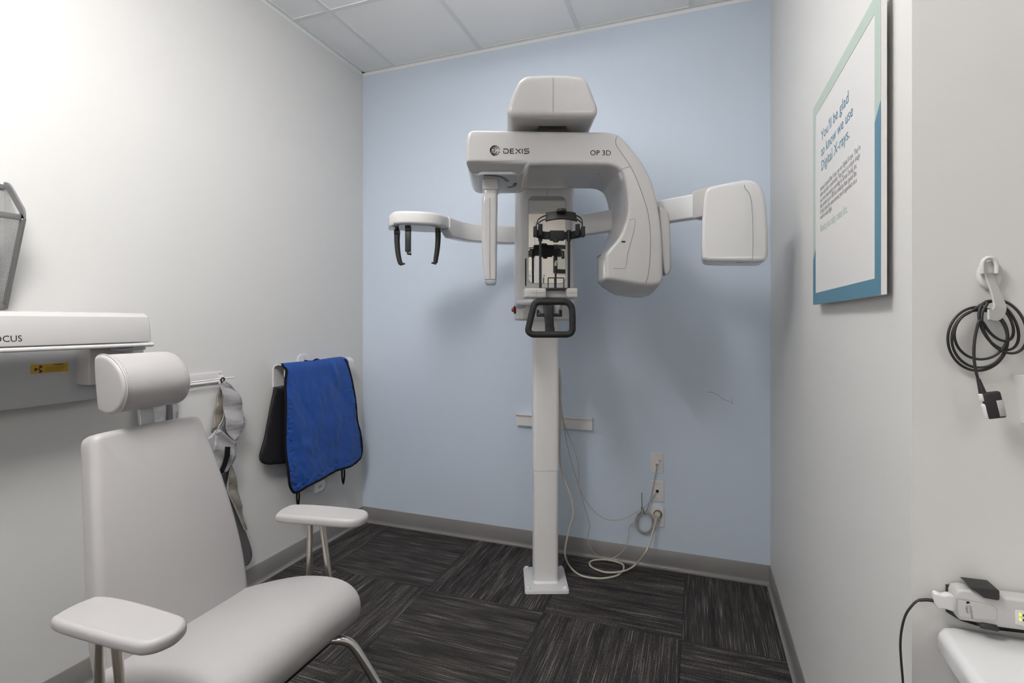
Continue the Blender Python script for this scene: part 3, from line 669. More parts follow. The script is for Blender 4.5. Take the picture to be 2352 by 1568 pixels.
nc = path([(1285, 845, 'y', -.26), (1288.5, 883, 'y', -.25), (1288, 946, 'y', -.24), (1298, 978, 'y', -.22), (1322, 1041, 'y', -.2), (1329, 1080, 'y', -.19), (1330, 1116, 'y', -.18), (1342, 1160, 'y', -.16), (1354, 1203, 'y', -.13), (1350, 1239, 'y', -.11), (1362, 1266, 'y', -.09), (1381, 1280, 'y', -.06), (1405, 1283, 'y', -.05), (1433, 1262, 'y', -.05), (1443, 1235, 'y', -.045), (1447, 1207, 'y', -.03)])
nc = nc+coil+path([(1486, 1170, 'y', -.022), (1496, 1136, 'y', -.02), (1504, 1095, 'y', -.018), (1508, 1072, 'y', -.014)])
n1 = thing('network_cable', nc[13], 'thin grey cable with a tied coil, plugged into the topmost wall plate', 'cable')
MB().add(*g_tube(cr(nc, 5), .0024, 8)).build('cable_sheath', cord_grey, n1)
MB().add(*g_box((xa-.006, -.02, zA-.014), (xa+.006, -.0075, zA-.002), .001, 2)).build('plug', clear, n1)
sc_ = path([(1285, 848, 'y', -.24), (1286.5, 879, 'y', -.23), (1290, 938, 'y', -.22), (1302, 1017, 'y', -.19), (1318, 1080, 'y', -.165), (1338, 1136, 'y', -.13), (1366, 1175, 'y', -.1), (1397, 1193, 'y', -.08), (1429, 1192, 'y', -.06), (1460, 1177, 'y', -.05), (1488, 1156, 'y', -.035), (1508, 1130, 'y', -.004)])
tag(MB().add(*g_tube(cr(sc_, 6), .0022, 8)).build('data_cable', cord_grey), 'thin grey cable sagging from the column into the black hole of the middle wall plate', 'cable')
tie = path([(1474, 1131, 'y', -.03), (1474, 1150, 'y', -.03), (1475, 1166, 'y', -.034), (1481, 1181, 'y', -.036)])
tag(MB().add(*g_ribbon(tie, Vector((0, -1, 0)), .0034, .0015)).add(*g_box(tuple(tie[2]-Vector((.006, .003, .004))), tuple(tie[2]+Vector((.005, .004, .004))), .001)).add(*g_tube([tie[2]+Vector((-.003+.014*math.cos(t_/12*2*PI)*.3, .012*math.sin(t_/12*2*PI), -.012+.014*math.cos(t_/12*2*PI))) for t_ in range(12)], .0014, 6, closed=True)).build('cable_tie', black), 'black plastic tie with a long upright tail around the grey cable coil', 'cable tie')
# pencil mark on the blue wall
sk = [oy(x, y, -.0006) for x, y in ((1625, 900), (1636, 901), (1647, 906), (1661, 916), (1675, 922), (1683, 928))]
pm = MB().add(*g_ribbon(cr(sk, 4), Vector((0, 1, 0)), .0022, .0006)).add(*g_ribbon([oy(1680.5, 913, -.0006), oy(1681.5, 920, -.0006), oy(1683.5, 927, -.0006)], Vector((0, 1, 0)), .0018, .0006))
tag(pm.build('pencil_mark', pbr('pencil_grey', (.22, .25, .28), .8)), 'faint crooked pencil mark on the blue wall beside the right corner', 'mark')

# ---------------------------------------------------------------- poster on the right wall
XP = 2.472
pa, pb = ox(1868, 697, XP), ox(2023, 681, XP); ptop = ox(1871, 245, XP).z
py0, py1, pz0, pz1 = pb.y, pa.y, (pa.z+pb.z)/2, ptop
po = thing('wall_poster', (XR, (py0+py1)/2, pz0), 'white poster board about digital X-rays with a mint and teal border', 'poster')
MB().add(*g_box((XP, py0, pz0), (XR-.0125, py1, pz1), .0008, 1)).build('board', print_white, po, smooth=False)
MB().add(*g_box((XR-.0127, py0+.06, pz0+.06), (XR, py1-.06, pz1-.06))).build('mounting_block', print_white, po, smooth=False)
bw = .034
def strip(name, pts, mat, lift=.0006):
    n = len(pts); v = [Vector((XP-lift, y, z)) for y, z in pts]+[Vector((XP+.0002, y, z)) for y, z in pts]
    f = [tuple(range(n)), tuple(range(2*n-1, n-1, -1))]+[(i, (i+1) % n, n+(i+1) % n, n+i) for i in range(n)]
    mesh(name, v, f, mat, po, smooth=False)
yn, yf_ = py0, py1       # near and far ends
zf = ox(1868, 598, XP).z; zn = ox(2020, 235, XP).z
bl = ox(1868, 680, XP)
strip('mint_border', [(yf_, zf), (yf_, pz1), (yn, pz1), (yn, zn+.0), (yn+bw, zn-.03), (yn+bw, pz1-bw), (yf_-bw, pz1-bw), (yf_-bw, zf+.03)], mint)
strip('teal_border', [(yf_, zf), (yf_-bw, zf+.03), (yf_-bw, pz0+bw), (yn+bw, pz0+bw), (yn+bw, zn-.03), (yn, zn), (yn, pz0), (yf_, pz0)], teal)
def ptext(name, s, px, py, h, mat, endpx, bold=0.0):
    q = ox(px, py, XP-.0002); e = ox(endpx, py, XP-.0002); o = text(name, s, h, q, Vector((0, -1, 0)), ZZ, mat, po, bold=bold)
    wd = max(v.co.y for v in o.data.vertices)-min(v.co.y for v in o.data.vertices); k_ = (q.y-e.y)/wd; y0 = q.y-org(po).y
    for v in o.data.vertices: v.co.y = y0+(v.co.y-y0)*k_
    return o
hq = ox(1886, 320, XP).z-ox(1886, 346, XP).z
HT = hq*1.25
ptext('heading_lettering', "You'll be glad", 1886, 325, HT, teal, 1949, .0002)
ptext('heading_lettering', 'to know we use', 1886, 361, HT, teal, 1959, .0002)
ptext('heading_lettering', 'Digital X-rays.', 1886, 394, HT, teal, 1950, .0002)
for i, (s, e) in enumerate((('Instead of typical film X-rays, we use Digital X-rays. They\'re', 1976), ('faster and more comfortable. They give us a crisper image', 1975), ('and, most importantly, according to Sirona Dental, Inc.', 1968), ('they produce up to 80% less radiation than typical film', 1967), ('X-rays, about the same amount you\'d experience on a', 1968), ('coast-to-coast flight.', 1911))):
    ptext('body_text', s, 1884, 440+i*12.9, .0195, print_grey, e)
ptext('closing_line', 'Because your safety comes first.', 1884, 533, .031, mint, 1946, .0004)

# ---------------------------------------------------------------- hook, sensor cable, sensor dock, counter at the right
YW = YR
hk = thing('adhesive_hook', oy(2272, 625, YW), 'white adhesive wall hook with a grey curved arm at the right edge', 'hook')
hc = oy(2271, 632, YW)
MB().add(*g_prism([(hc.x+.017*math.cos(a_)*1.0, hc.z+.025*math.sin(a_)) for a_ in [2*PI*i/28 for i in range(28)]], lambda u, z, c: Vector((u, YW-c, z)), 0, .008, 0, .004, 4)).build('hook_base', hook_mat, hk)
lp = [oy(x, y, YW-.012) for x, y in ((2256, 628), (2256, 606), (2263, 595), (2275, 592), (2285, 597), (2289, 612), (2289, 628))]
MB().add(*g_tube(cr(lp, 6), .0035, 10)).build('hook_loop', hook_mat, hk)
bl_ = [oy(2274, 626, YW-.012), oy(2275, 640, YW-.012), oy(2283, 662, YW-.02), oy(2293, 690, YW-.032), oy(2296, 708, YW-.04), oy(2286, 724, YW-.046), oy(2270, 722, YW-.05)]
MB().add(*g_ribbon(cr(bl_, 6), Vector((.35, -1, .3)), [.018-.005*math.sin(PI*min(1, i/20)) for i in range(37)], .0035)).build('hook_arm', hook_grey, hk)
def ell(cx, cy, rx, ry, rot, a0, a1, n, y0):
    out = []
    for i in range(n+1):
        t_ = math.radians(a0+(a1-a0)*i/n); x_, y_ = rx*math.cos(t_), ry*math.sin(t_)
        out.append(oy(cx+x_*math.cos(rot)-y_*math.sin(rot), cy+x_*math.sin(rot)+y_*math.cos(rot), YW-y0-.004*math.sin(t_*2+.7)-.00025*i))
    return out
cp = ell(2246, 778, 69, 73, 0, -70, 280, 14, .012)+ell(2250, 778, 64, 66, 0, -62, 285, 14, .015)+ell(2253, 768, 61, 57, 0, -60, 250, 12, .018)+ell(2294, 747, 38, 62, -.55, -95, 255, 13, .021)+ell(2307, 750, 46, 66, -.55, -90, 262, 14, .024)+ell(2290, 737, 29, 52, -.6, -85, 170, 10, .026)
cp += [oy(x, y, YW-.034) for x, y in ((2252, 735), (2243, 758), (2238, 787), (2237, 820), (2241, 850), (2247, 872))]
sn = thing('intraoral_sensor', oy(2265, 960, YW-.03), 'black coiled sensor cable hanging from the hook with a small white-backed sensor', 'dental sensor')
MB().add(*g_tube(cr(cp, 4), .0021, 8)).build('cable', cord_black, sn)
c0, c1 = oy(2247, 870, YW-.04), oy(2257, 902, YW-.04)
MB().add(*g_tube([c0, c1], [.0028, .0052], 10)).build('strain_relief', cord_black, sn)
ax_ = (oy(2275, 958, YW-.04)-oy(2261, 902, YW-.04)).normalized(); rt = Vector((0, 1, 0)).cross(ax_).normalized()
if rt.x < 0: rt = -rt
b0 = oy(2261, 901, YW-.04); Ls = .043
sbf = lambda a_, b_, c_: b0+rt*a_+Vector((0, -1, 0))*b_+ax_*c_
MB().add(*g_box((-.005, -.004, 0), (.019, .006, Ls), .003, 3, sbf)).build('sensor_body', cord_black, sn)
MB().add(*g_box((-.0085, -.003, .001), (-.001, .0045, .014), .0025, 3, sbf)).add(*g_box((-.0085, -.003, .018), (-.001, .0045, Ls), .0025, 3, sbf)).build('sensor_backing', print_white, sn)
MB().add(*g_box((.010, .0055, .014), (.0185, .0065, .04), .0004, 1, sbf)).build('sensor_label', hook_grey, sn)
# dock
def dk(px, py, d=0): q = oy(px, py, YW-d); return (q.x, q.z)
D = thing('sensor_dock', oy(2250, 1400, YW), 'white wired sensor controller in a black wall cradle above the counter', 'electronic device')
T_ = lambda u, z, c: Vector((u, YW-c, z))
bk = [dk(x, y, .004) for x, y in ((2174, 1344), (2230, 1347), (2300, 1358), (2352, 1371), (2440, 1385), (2440, 1466), (2352, 1453), (2290, 1446), (2240, 1435), (2205, 1424), (2174, 1405))]
MB().add(*g_prism(bk, T_, 0, .006, 0, .001, 2)).build('cradle_plate', black, D)
bd = [dk(x, y, .030) for x, y in ((2193, 1366), (2198, 1354), (2215, 1353), (2245, 1358), (2262, 1366), (2300, 1370), (2352, 1376), (2430, 1388), (2430, 1460), (2352, 1448), (2290, 1440), (2235, 1428), (2205, 1424), (2196, 1413), (2193, 1400))]
dv = MB().add(*g_prism(bd, T_, .006, .032, 0, .005, 4)).build('controller_body', plastic, D, angle=45)
ip = [dk(x, y, .032) for x, y in ((2196, 1372), (2240, 1380), (2282, 1390), (2290, 1400), (2290, 1416), (2286, 1424), (2240, 1420), (2205, 1416), (2197, 1409))]
MB().add(*g_tube([Vector((a_, YW-.0322, b_)) for a_, b_ in ip], .0004, 6, closed=True)).build('panel_groove', hook_grey, D)
def clip(pts, name, c0=.004, c1=.038):
    MB().add(*g_prism([dk(x, y, .034) for x, y in pts], T_, c0, c1, 0, .002, 2)).build(name, cord_black, D)
clip([(2225, 1344), (2290, 1352), (2294, 1356), (2294, 1374), (2290, 1377), (2258, 1371), (2252, 1366)], 'upper_clip')
clip([(2250, 1434), (2256, 1430), (2290, 1436), (2295, 1446), (2288, 1448), (2252, 1441)], 'lower_clip')
pg = [dk(x, y, .024) for x, y in ((2145, 1362), (2155, 1362), (2165, 1367), (2180, 1364), (2194, 1368), (2194, 1405), (2182, 1402), (2172, 1398), (2155, 1398), (2148, 1391), (2145, 1378))]
MB().add(*g_prism(soft(pg, .004, .0015), T_, .012, .026, .003, .003, 4)).build('plug', plastic_cool, D)
q_ = [oy(x, y, YW-.019) for x, y in ((2147, 1379), (2128, 1377), (2110, 1378), (2095, 1390), (2080, 1412), (2071, 1445), (2068, 1480), (2070, 1520), (2074, 1568), (2078, 1650), (2088, 1800))]
MB().add(*g_tube(cr(q_, 6), .0019, 10)).build('cable', cord_black, D)
MB().add(*g_tube(cr(q_[0:3], 5), [.0031-.00006*i for i in range(11)], 12)).build('strain_relief', cord_black, D)
e0 = dk(2223.5, 1384, .032)
MB().add(*g_tube([Vector((e0[0]+.0018*math.cos(t_), YW-.0322, e0[1]+.0018*math.sin(t_))) for t_ in [2*PI*i/16 for i in range(11)]], .0008, 6)).add(*g_lathe([(.0011, 0), (.0011, .0004)], (e0[0], YW-.032, e0[1]), (0, -1, 0), 10)).build('emblem', ink, D)
for s_, px_ in (('Carestream', 2226), ('Dental', 2217)):
    q = oy(px_, 1391, YW-.0326); text('lettering', s_, .0054, q, Vector((.15, 0, -1)), Vector((1, 0, .15)), print_grey, D, sx=.82)
wn = [dk(x, y, .032) for x, y in ((2332, 1400), (2352, 1402), (2420, 1412), (2420, 1448), (2352, 1438), (2332, 1432))]
MB().add(*g_prism(wn, T_, .0315, .0328, 0, .0005, 2)).build('display_panel', plastic_cool, D)
for y_ in (1411, 1422): a_, b_ = dk(2343.5, y_, .033); MB().add(*g_box((a_-.0012, YW-.0336, b_-.0022), (a_+.0012, YW-.0326, b_+.0022))).build('status_light', led, D, smooth=False)
for y_ in (1413, 1424): a_, b_ = dk(2353, y_, .033); MB().add(*g_box((a_-.0018, YW-.0336, b_-.0018), (a_+.0018, YW-.0326, b_+.0018))).build('button', ink, D, smooth=False)
# counter
ct = [(2.52, YW), (2.521, YW-.03), (2.52, -1.95), (2.514, -2.05), (2.515, -2.2), (2.53, -2.3), (2.6, -2.36), (3.4, -2.36), (3.4, YW)]
ct = [(2.548, YW), (2.531, YW-.008), (2.523, YW-.025), (2.519, -1.95), (2.514, -2.05), (2.515, -2.2), (2.53, -2.3), (2.6, -2.36), (3.4, -2.36), (3.4, YW)]
tag(MB().add(*g_prism(ct, I3, .792, .833, .008, .016, 6)).build('counter_shelf', plastic_cool, angle=60), 'glossy white rounded counter below the sensor dock at the lower right corner', 'counter')
bx = [dk(x, y, .02) for x, y in ((2341, 862), (2420, 862), (2420, 975), (2362, 975), (2350, 900))]
tag(MB().add(*g_prism(bx, T_, 0, .05, 0, .004, 3)).build('wall_box', print_white), 'white box edge on the wall just right of the coiled cable', 'box')

# ---------------------------------------------------------------- left wall: mesh file holder
mh = thing('mesh_file_holder', (0, -2.1, 1.40), 'grey metal mesh wall file holder at the left edge above the x-ray arm', 'file holder')
YN, YO = -2.24, -1.915
zt0, zt1, zq = 1.80, 1.695, 1.40          # top at wall, top of the pocket's outer corner, bottom
xo = .105
def frame(pts, r, name, par): return MB().add(*g_tube(cr(pts, 3) if False else pts, r, 8)).build(name, wire_mat, par)
side = [Vector((.006, YO, zq)), Vector((.098, YO, zt1-.03)), Vector((.103, YO, zt1-.008)), Vector((.101, YO, zt1+.014)), Vector((.085, YO, zt1+.034)), Vector((.03, YO, zt0-.008)), Vector((.006, YO, zt0))]
def band(pts, name, wd=.022):
    MB().add(*g_ribbon(pts, [Vector((0, 1, 0))]*len(pts), wd, .006)).build(name, wire_mat, mh)
band(cr(side, 4), 'side_frame'); band([p+Vector((0, YN-YO, 0)) for p in cr(side, 4)], 'side_frame')
MB().add(*g_box((.0, YN, zt0-.012), (.006, YO, zt0+.004), .001)).build('top_rail', wire_mat, mh)
MB().add(*g_box((.0, YN, zq-.006), (.012, YO, zq+.008), .001)).build('bottom_rail', wire_mat, mh)
MB().add(*g_box((xo-.013, YN, zt1-.014), (xo-.004, YO, zt1+.004), .001)).build('front_rim', wire_mat, mh)
MB().add(*g_lathe([(.003, 0), (.003, .004)], (xo+.001, YO-.002, zt1-.012), (1, 0, 0), 10)).build('rivet', plastic_cool, mh)
def net(P0, A, B, na, nb, name, r=.00055, clipf=None):
    m = MB(); nd = na+nb
    for sgn in (1, -1):
        for i in range(-nb, na+nb):
            seg = []
            for t_ in range(nb+1):
                a_ = (i+sgn*t_)/na
                b_ = t_/nb
                if 0 <= a_ <= 1 and (clipf is None or clipf(a_, b_)): seg.append(P0+A*a_+B*b_)
                elif len(seg) > 1: m.add(*g_tube([seg[0], seg[-1]], r, 4, cap=False)); seg = []
                else: seg = []
            if len(seg) > 1: m.add(*g_tube([seg[0], seg[-1]], r, 4, cap=False))
    m.build(name, net_mat, mh, fix=False)
net(Vector((.006, YO, zq)), Vector((0, YN-YO, 0)), Vector((xo-.014, 0, zt1-zq-.005)), 42, 40, 'front_mesh')
net(Vector((.003, YO, zq)), Vector((0, YN-YO, 0)), Vector((0, 0, zt0-zq-.005)), 42, 58, 'back_mesh')
net(Vector((.003, YO, zq)), Vector((xo-.008, 0, 0)), Vector((0, 0, zt0-zq)), 13, 58, 'side_mesh', clipf=lambda a_, b_: a_ < b_*1.45 and (b_ < .66 or a_ < (1.02-b_)/.36))
for zz_ in (zq+.004,): MB().add(*g_box((.0, YN+.12, zt0-.01), (.003, YN+.15, zt0+.02))).build('hanger_tab', wire_mat, mh)

# ---------------------------------------------------------------- left wall: intraoral x-ray arm
fx = thing('wall_xray_arm', (.0, -1.85, 1.06), 'white folded x-ray arm on a grey wall bracket with a yellow warning label', 'x-ray arm')
XW = .06
zbk = ox(0, 945, XW).z
ye = ox(246, 900, XW).y
MB().add(*g_box((0, -2.7, zbk), (XW, ye, 1.33), .006, 3)).build('wall_bracket', pbr('bracket_grey', (.52, .525, .535), .4), fx)
XA = .25
zT, zBm = ox(330, 718, XA).z, ox(330, 786, XA).z
yE = ox(341, 760, XA-.02).y
ap = [(.135, zBm), (.135, zT-.012), (.142, zT-.003), (.155, zT), (.205, zT+.0), (.222, zT-.004), (.236, zT-.016), (.244, zT-.04), (XA, zBm+.014), (XA, zBm+.003), (XA-.006, zBm)]
T2 = lambda a_, b_, c_: Vector((a_, c_, b_))
am = MB().add(*g_prism(ap, T2, yE, -2.85, .010, .005, 5)).build('extension_arm', plastic, fx, angle=30)
MB().add(*g_prism(rrect(.13, zBm-.016, XA+.003, zBm-.002, .006), T2, yE+.008, -2.85, .006, 0, 3)).build('arm_lip', plastic_cool, am)
q = ox(52, 784, XA)
q.x = XA+.0015
tx_ = text('lettering', 'FOCUS', .0265, (0, 0, 0), Vector((0, 1, 0)), ZZ, ink, am, sx=.93, space=1.03)
ww_ = max(v.co.y for v in tx_.data.vertices)
dd = Vector((XA+.0006, ox(51, 784, XA).y, ox(51, 784, XA).z))-org(am)
my = max(v.co.y for v in tx_.data.vertices); mz = min(v.co.z for v in tx_.data.vertices); mx_ = min(v.co.x for v in tx_.data.vertices)
ap_n = Vector(((zBm+.014)-(zT-.04), 0, 0))
for v in tx_.data.vertices:
    v.co.y += dd.y-my; v.co.z += dd.z-mz; v.co.x += -mx_
    zz_ = v.co.z+org(am).z; xx = XA-(zz_-(zBm+.014))/((zT-.04)-(zBm+.014))*.006
    v.co.x = xx-org(am).x+.0004
yb0 = ox(205, 850, .13).y
MB().add(*g_box((.05, yb0, ox(205, 886, .13).z), (.13, yb0+.19, zBm-.015), .006, 3)).build('pivot_block', plastic, fx)
MB().add(*g_box((.05, yb0+.07, zBm-.03), (.2, yb0+.15, zBm-.014), .004, 2)).build('pivot_pad', plastic_cool, fx)
MB().add(*g_box((.13, ox(272, 800, .22).y, zBm-.019), (.22, ox(306, 800, .22).y, zBm-.012), .001, 1)).build('pivot_slot', black, fx)
# warning label
a, b = ox(70, 858, XW), ox(156, 833, XW); b2 = ox(156, 853, XW); a2 = ox(70, 837, XW)
lz0, lz1 = (a.z+b2.z)/2, (a2.z+b.z)/2
lab = MB().add(*g_prism(rrect(a.y, lz0, b.y, lz1, .002, 3), lambda y_, z_, c_: Vector((XW+c_, y_, z_)), 0, .0008)).build('warning_label', yellow, fx, smooth=False)
Wd, Hd = b.y-a.y, lz1-lz0; tm = MB(); cc = Vector((XW+.0010, a.y+Wd*.215, lz0+Hd*.47))
for k_ in range(3):
    a0 = math.radians(60+120*k_-28+0); pts = []
    for j in range(9): t_ = a0+math.radians(56)*j/8; pts.append((Hd*.42*math.cos(t_), Hd*.42*math.sin(t_)))
    for j in range(8, -1, -1): t_ = a0+math.radians(56)*j/8; pts.append((Hd*.13*math.cos(t_), Hd*.13*math.sin(t_)))
    tm.add(*g_prism(pts, lambda y_, z_, c_: cc+Vector((c_, y_, z_)), 0, .0004))
tm.add(*g_lathe([(Hd*.085, 0), (Hd*.085, .0004)], cc, (1, 0, 0), 14)); tm.build('radiation_symbol', maroon, lab, smooth=False)
text('label_text', 'WARNING', Hd*.15, Vector((XW+.0012, a.y+Wd*.6, lz0+Hd*.82)), Vector((0, 1, 0)), ZZ, maroon, lab, bold=.0003, sx=1.3)
for i, s in enumerate(('This x-ray unit may be dangerous', 'to patient and operator unless', 'proper exposure factors and', 'operating instructions used.')):
    text('label_text', s, Hd*.135, Vector((XW+.0012, a.y+Wd*.38, lz0+Hd*(.60-.145*i))), Vector((0, 1, 0)), ZZ, maroon, lab, sx=1.05)

# ---------------------------------------------------------------- left wall: hook rail and grey aprons
y0, y1 = -1.60, ox(508, 870, 0).y
rail = thing('apron_hook_rail', (0, (y0+y1)/2, 1.06), 'narrow white metal rail with a long rod hook beside the headrest', 'rail')
zr = 1.098
MB().add(*g_loft([[Vector((d, y_, z_)) for d, z_ in ((0, zr+.022), (.003, zr+.022), (.004, zr+.016), (.004, zr-.018), (.008, zr-.024), (.008, zr-.028), (0, zr-.028))] for y_ in (y0, y1)])).build('rail_plate', plate_mat, rail, smooth=False)
e1, e2 = ox(430, 880, .03), ox(538, 866, .05)
MB().add(*g_tube([Vector((.03, y0, e1.z)), Vector((.03, y1-.03, ox(495, 871, .03).z)), Vector((.05, e2.y, e2.z))], .0035, 8)).add(*g_box((.003, y1-.02, zr-.01), (.035, y1-.012, zr+.004))).build('hook_rod', plate_mat, rail)
for z_ in (zr+.012, zr-.012): MB().add(*g_lathe([(.004, 0), (.003, .002)], (.004, y1-.012, z_), (1, 0, 0), 10)).build('screw', steel, rail)
def crop6(x, y, X=.05): return (430+x/3.265, 840+y/3.267)
def cloth(name, px_pts, X, mat, parent, fold=None, step=.012, th=.006, smoothn=3):
    pts = []
    for p_ in px_pts:
        q = ox(p_[0], p_[1], X); pts.append((q.y, q.z))
    pts = smooth2(pts, smoothn)
    T = lambda a_, b_: Vector((X+(fold(a_, b_) if fold else 0), a_, b_))
    v, f = g_sheet(pts, T, step); o = mesh(name, v, f, mat, parent, angle=80)
    solid(o, th, 0); return o, pts
ga = thing('grey_lead_apron', ox(560, 1290, .05), 'silver grey lead apron with a dark inside hanging from the rail rod', 'apron')
c6 = lambda L: [crop6(x, y) for x, y in L]
cloth('collar_flap', c6([(255, 125), (285, 120), (330, 150), (370, 210), (400, 290), (418, 380), (410, 460), (380, 525), (355, 560), (330, 540), (300, 470), (290, 380), (285, 260), (262, 160)]), .062, grey_cloth, ga, lambda a_, b_: .014*math.sin(b_*55+a_*20)*.5+.01*math.sin(a_*40))
cloth('inner_lining', c6([(262, 130), (300, 200), (320, 330), (345, 540), (330, 600), (230, 500), (245, 450), (280, 380), (275, 260), (255, 160)]), .038, grey_cloth_dk, ga, lambda a_, b_: .008*math.sin(a_*60))
cloth('back_panel', c6([(248, 118), (256, 140), (272, 240), (280, 320), (268, 400), (240, 450), (225, 490), (185, 500), (195, 420), (210, 320), (228, 220), (240, 150)]), .024, grey_cloth_warm, ga, lambda a_, b_: .005*math.sin(b_*70+a_*30))
cloth('shoulder_strap', c6([(120, 560), (160, 530), (228, 478), (238, 500), (215, 560), (195, 640), (200, 720), (160, 640)]), .066, grey_cloth, ga, lambda a_, b_: .008*math.sin(a_*80+b_*20))
cloth('strap_flap', c6([(232, 478), (270, 500), (340, 560), (362, 568), (368, 600), (355, 680), (340, 740), (305, 780), (270, 800), (235, 802), (210, 740), (195, 650), (205, 560)]), .074, grey_cloth, ga, lambda a_, b_: .006*math.sin(b_*70+a_*50))
cloth('hook_tape', c6([(285, 606), (322, 606), (318, 670), (298, 740), (270, 802), (236, 806), (262, 740), (280, 680)]), .088, black_trim, ga, None, th=.003, smoothn=1)
cloth('taupe_panel', c6([(335, 740), (360, 840), (390, 980), (425, 1160), (440, 1230), (400, 1160), (350, 1040), (305, 950), (300, 900), (315, 820)]), .052, grey_cloth_warm, ga, lambda a_, b_: .006*math.sin(b_*60+a_*50))
cloth('dark_panel', c6([(200, 790), (260, 805), (325, 770), (315, 860), (302, 920), (340, 1020), (400, 1140), (440, 1240), (480, 1360), (488, 1430), (470, 1480), (430, 1505), (380, 1480), (340, 1200), (260, 950)]), .045, grey_cloth_dk, ga, lambda a_, b_: .006*math.sin(a_*35+b_*8))
rg = [ox(*crop6(x, y), .05) for x, y in ((262, 126), (254, 112), (256, 98), (266, 90), (276, 94), (278, 106), (270, 116))]
MB().add(*g_tube(cr(rg, 5), .0035, 8)).build('hanging_loop', black, ga)
# pale binding along the flap edges
def binding(name, L, X, parent, mat, r=.0035):
    MB().add(*g_tube(cr([ox(*crop6(x, y), X) for x, y in L], 5), r, 6)).build(name, mat, parent)
binding('edge_binding', [(285, 120), (330, 150), (370, 210), (400, 290), (418, 380), (410, 460), (380, 525), (355, 560)], .066, ga, grey_cloth)
binding('edge_binding', [(256, 140), (272, 240), (280, 320), (268, 400), (240, 450), (225, 490)], .04, ga, grey_cloth)
binding('edge_binding', [(328, 760), (312, 830), (303, 900), (308, 950), (350, 1040), (400, 1160), (430, 1230)], .055, ga, grey_cloth)
gb = thing('grey_lead_apron', ox(370, 1000, .05), 'grey lead apron mostly hidden behind the headrest post of the chair', 'apron')
c2 = lambda L: [(200+x/6.533, 780+y/6.533) for x, y in L]
cloth('front_panel', c2([(860, 620), (1180, 600), (1190, 900), (1170, 1200), (1175, 1700), (860, 1700)]), .06, grey_cloth, gb, lambda a_, b_: .012*math.sin(a_*60))
cloth('dark_lining', c2([(1130, 620), (1300, 640), (1290, 900), (1300, 1160), (1280, 1700), (1130, 1700)]), .045, grey_cloth_dk, gb, lambda a_, b_: .012*math.sin(a_*90))
cloth('side_panel', c2([(1250, 660), (1290, 760), (1340, 900), (1358, 1040), (1352, 1140), (1330, 1300), (1300, 1700), (1280, 1500), (1290, 1160), (1270, 900)]), .058, grey_cloth, gb, None)
# a top loop that reaches the rail
MB().add(*g_tube(cr([ox(360, 900, .05), ox(372, 885, .036), ox(366, 876, .028), ox(356, 886, .03)], 5), .0035, 8)).build('hanging_loop', black, gb)

# ---------------------------------------------------------------- left wall: white hanger and blue apron
yh0, yh1 = ox(626, 850, .0).y, ox(800, 830, .04).y
hz = 1.118
hg = thing('apron_hanger', (0, (yh0+yh1)/2, 1.0), 'white curved plastic hanger on the wall under the blue apron', 'hanger')
pr = [(.003, hz-.112), (.003, hz-.02)]+[(.042-.039*math.cos(t_), hz-.02+.03*math.sin(t_)) for t_ in [PI*i/10 for i in range(1, 10)]]+[(.081, hz-.02), (.081, hz-.055)]
rings = []
th_ = .0035
prv = [Vector((a_, 0, b_)) for a_, b_ in pr]
def jring(y_):
    outp, inp = [], []
    for i, p_ in enumerate(prv):
        t_ = prv[min(i+1, len(prv)-1)]-prv[max(0, i-1)]; t_.normalize(); n_ = Vector((-t_.z, 0, t_.x))
        outp.append(p_+n_*th_+Vector((0, y_, 0))); inp.append(p_-n_*th_+Vector((0, y_, 0)))
    return outp+inp[::-1]
MB().add(*g_loft([jring(yh0), jring(yh1)])).build('hanger_body', plate_mat, hg, angle=50)
hb0, hb1 = ox(672, 815, 0).y, ox(704, 811, 0).y
ym = ox(697, 815, 0).y
MB().add(*g_prism(rrect(ym-.05, hz-.04, ym+.05, hz+.052, .03, 6), lambda y_, z_, c_: Vector((c_, y_, z_)), 0, .006, 0, .003)).build('hanger_tab', plate_mat, hg)
MB().add(*g_lathe([(.005, 0), (.004, .002)], (.006, ym, ox(699, 823, .006).z), (1, 0, 0), 10)).build('screw', steel, hg)
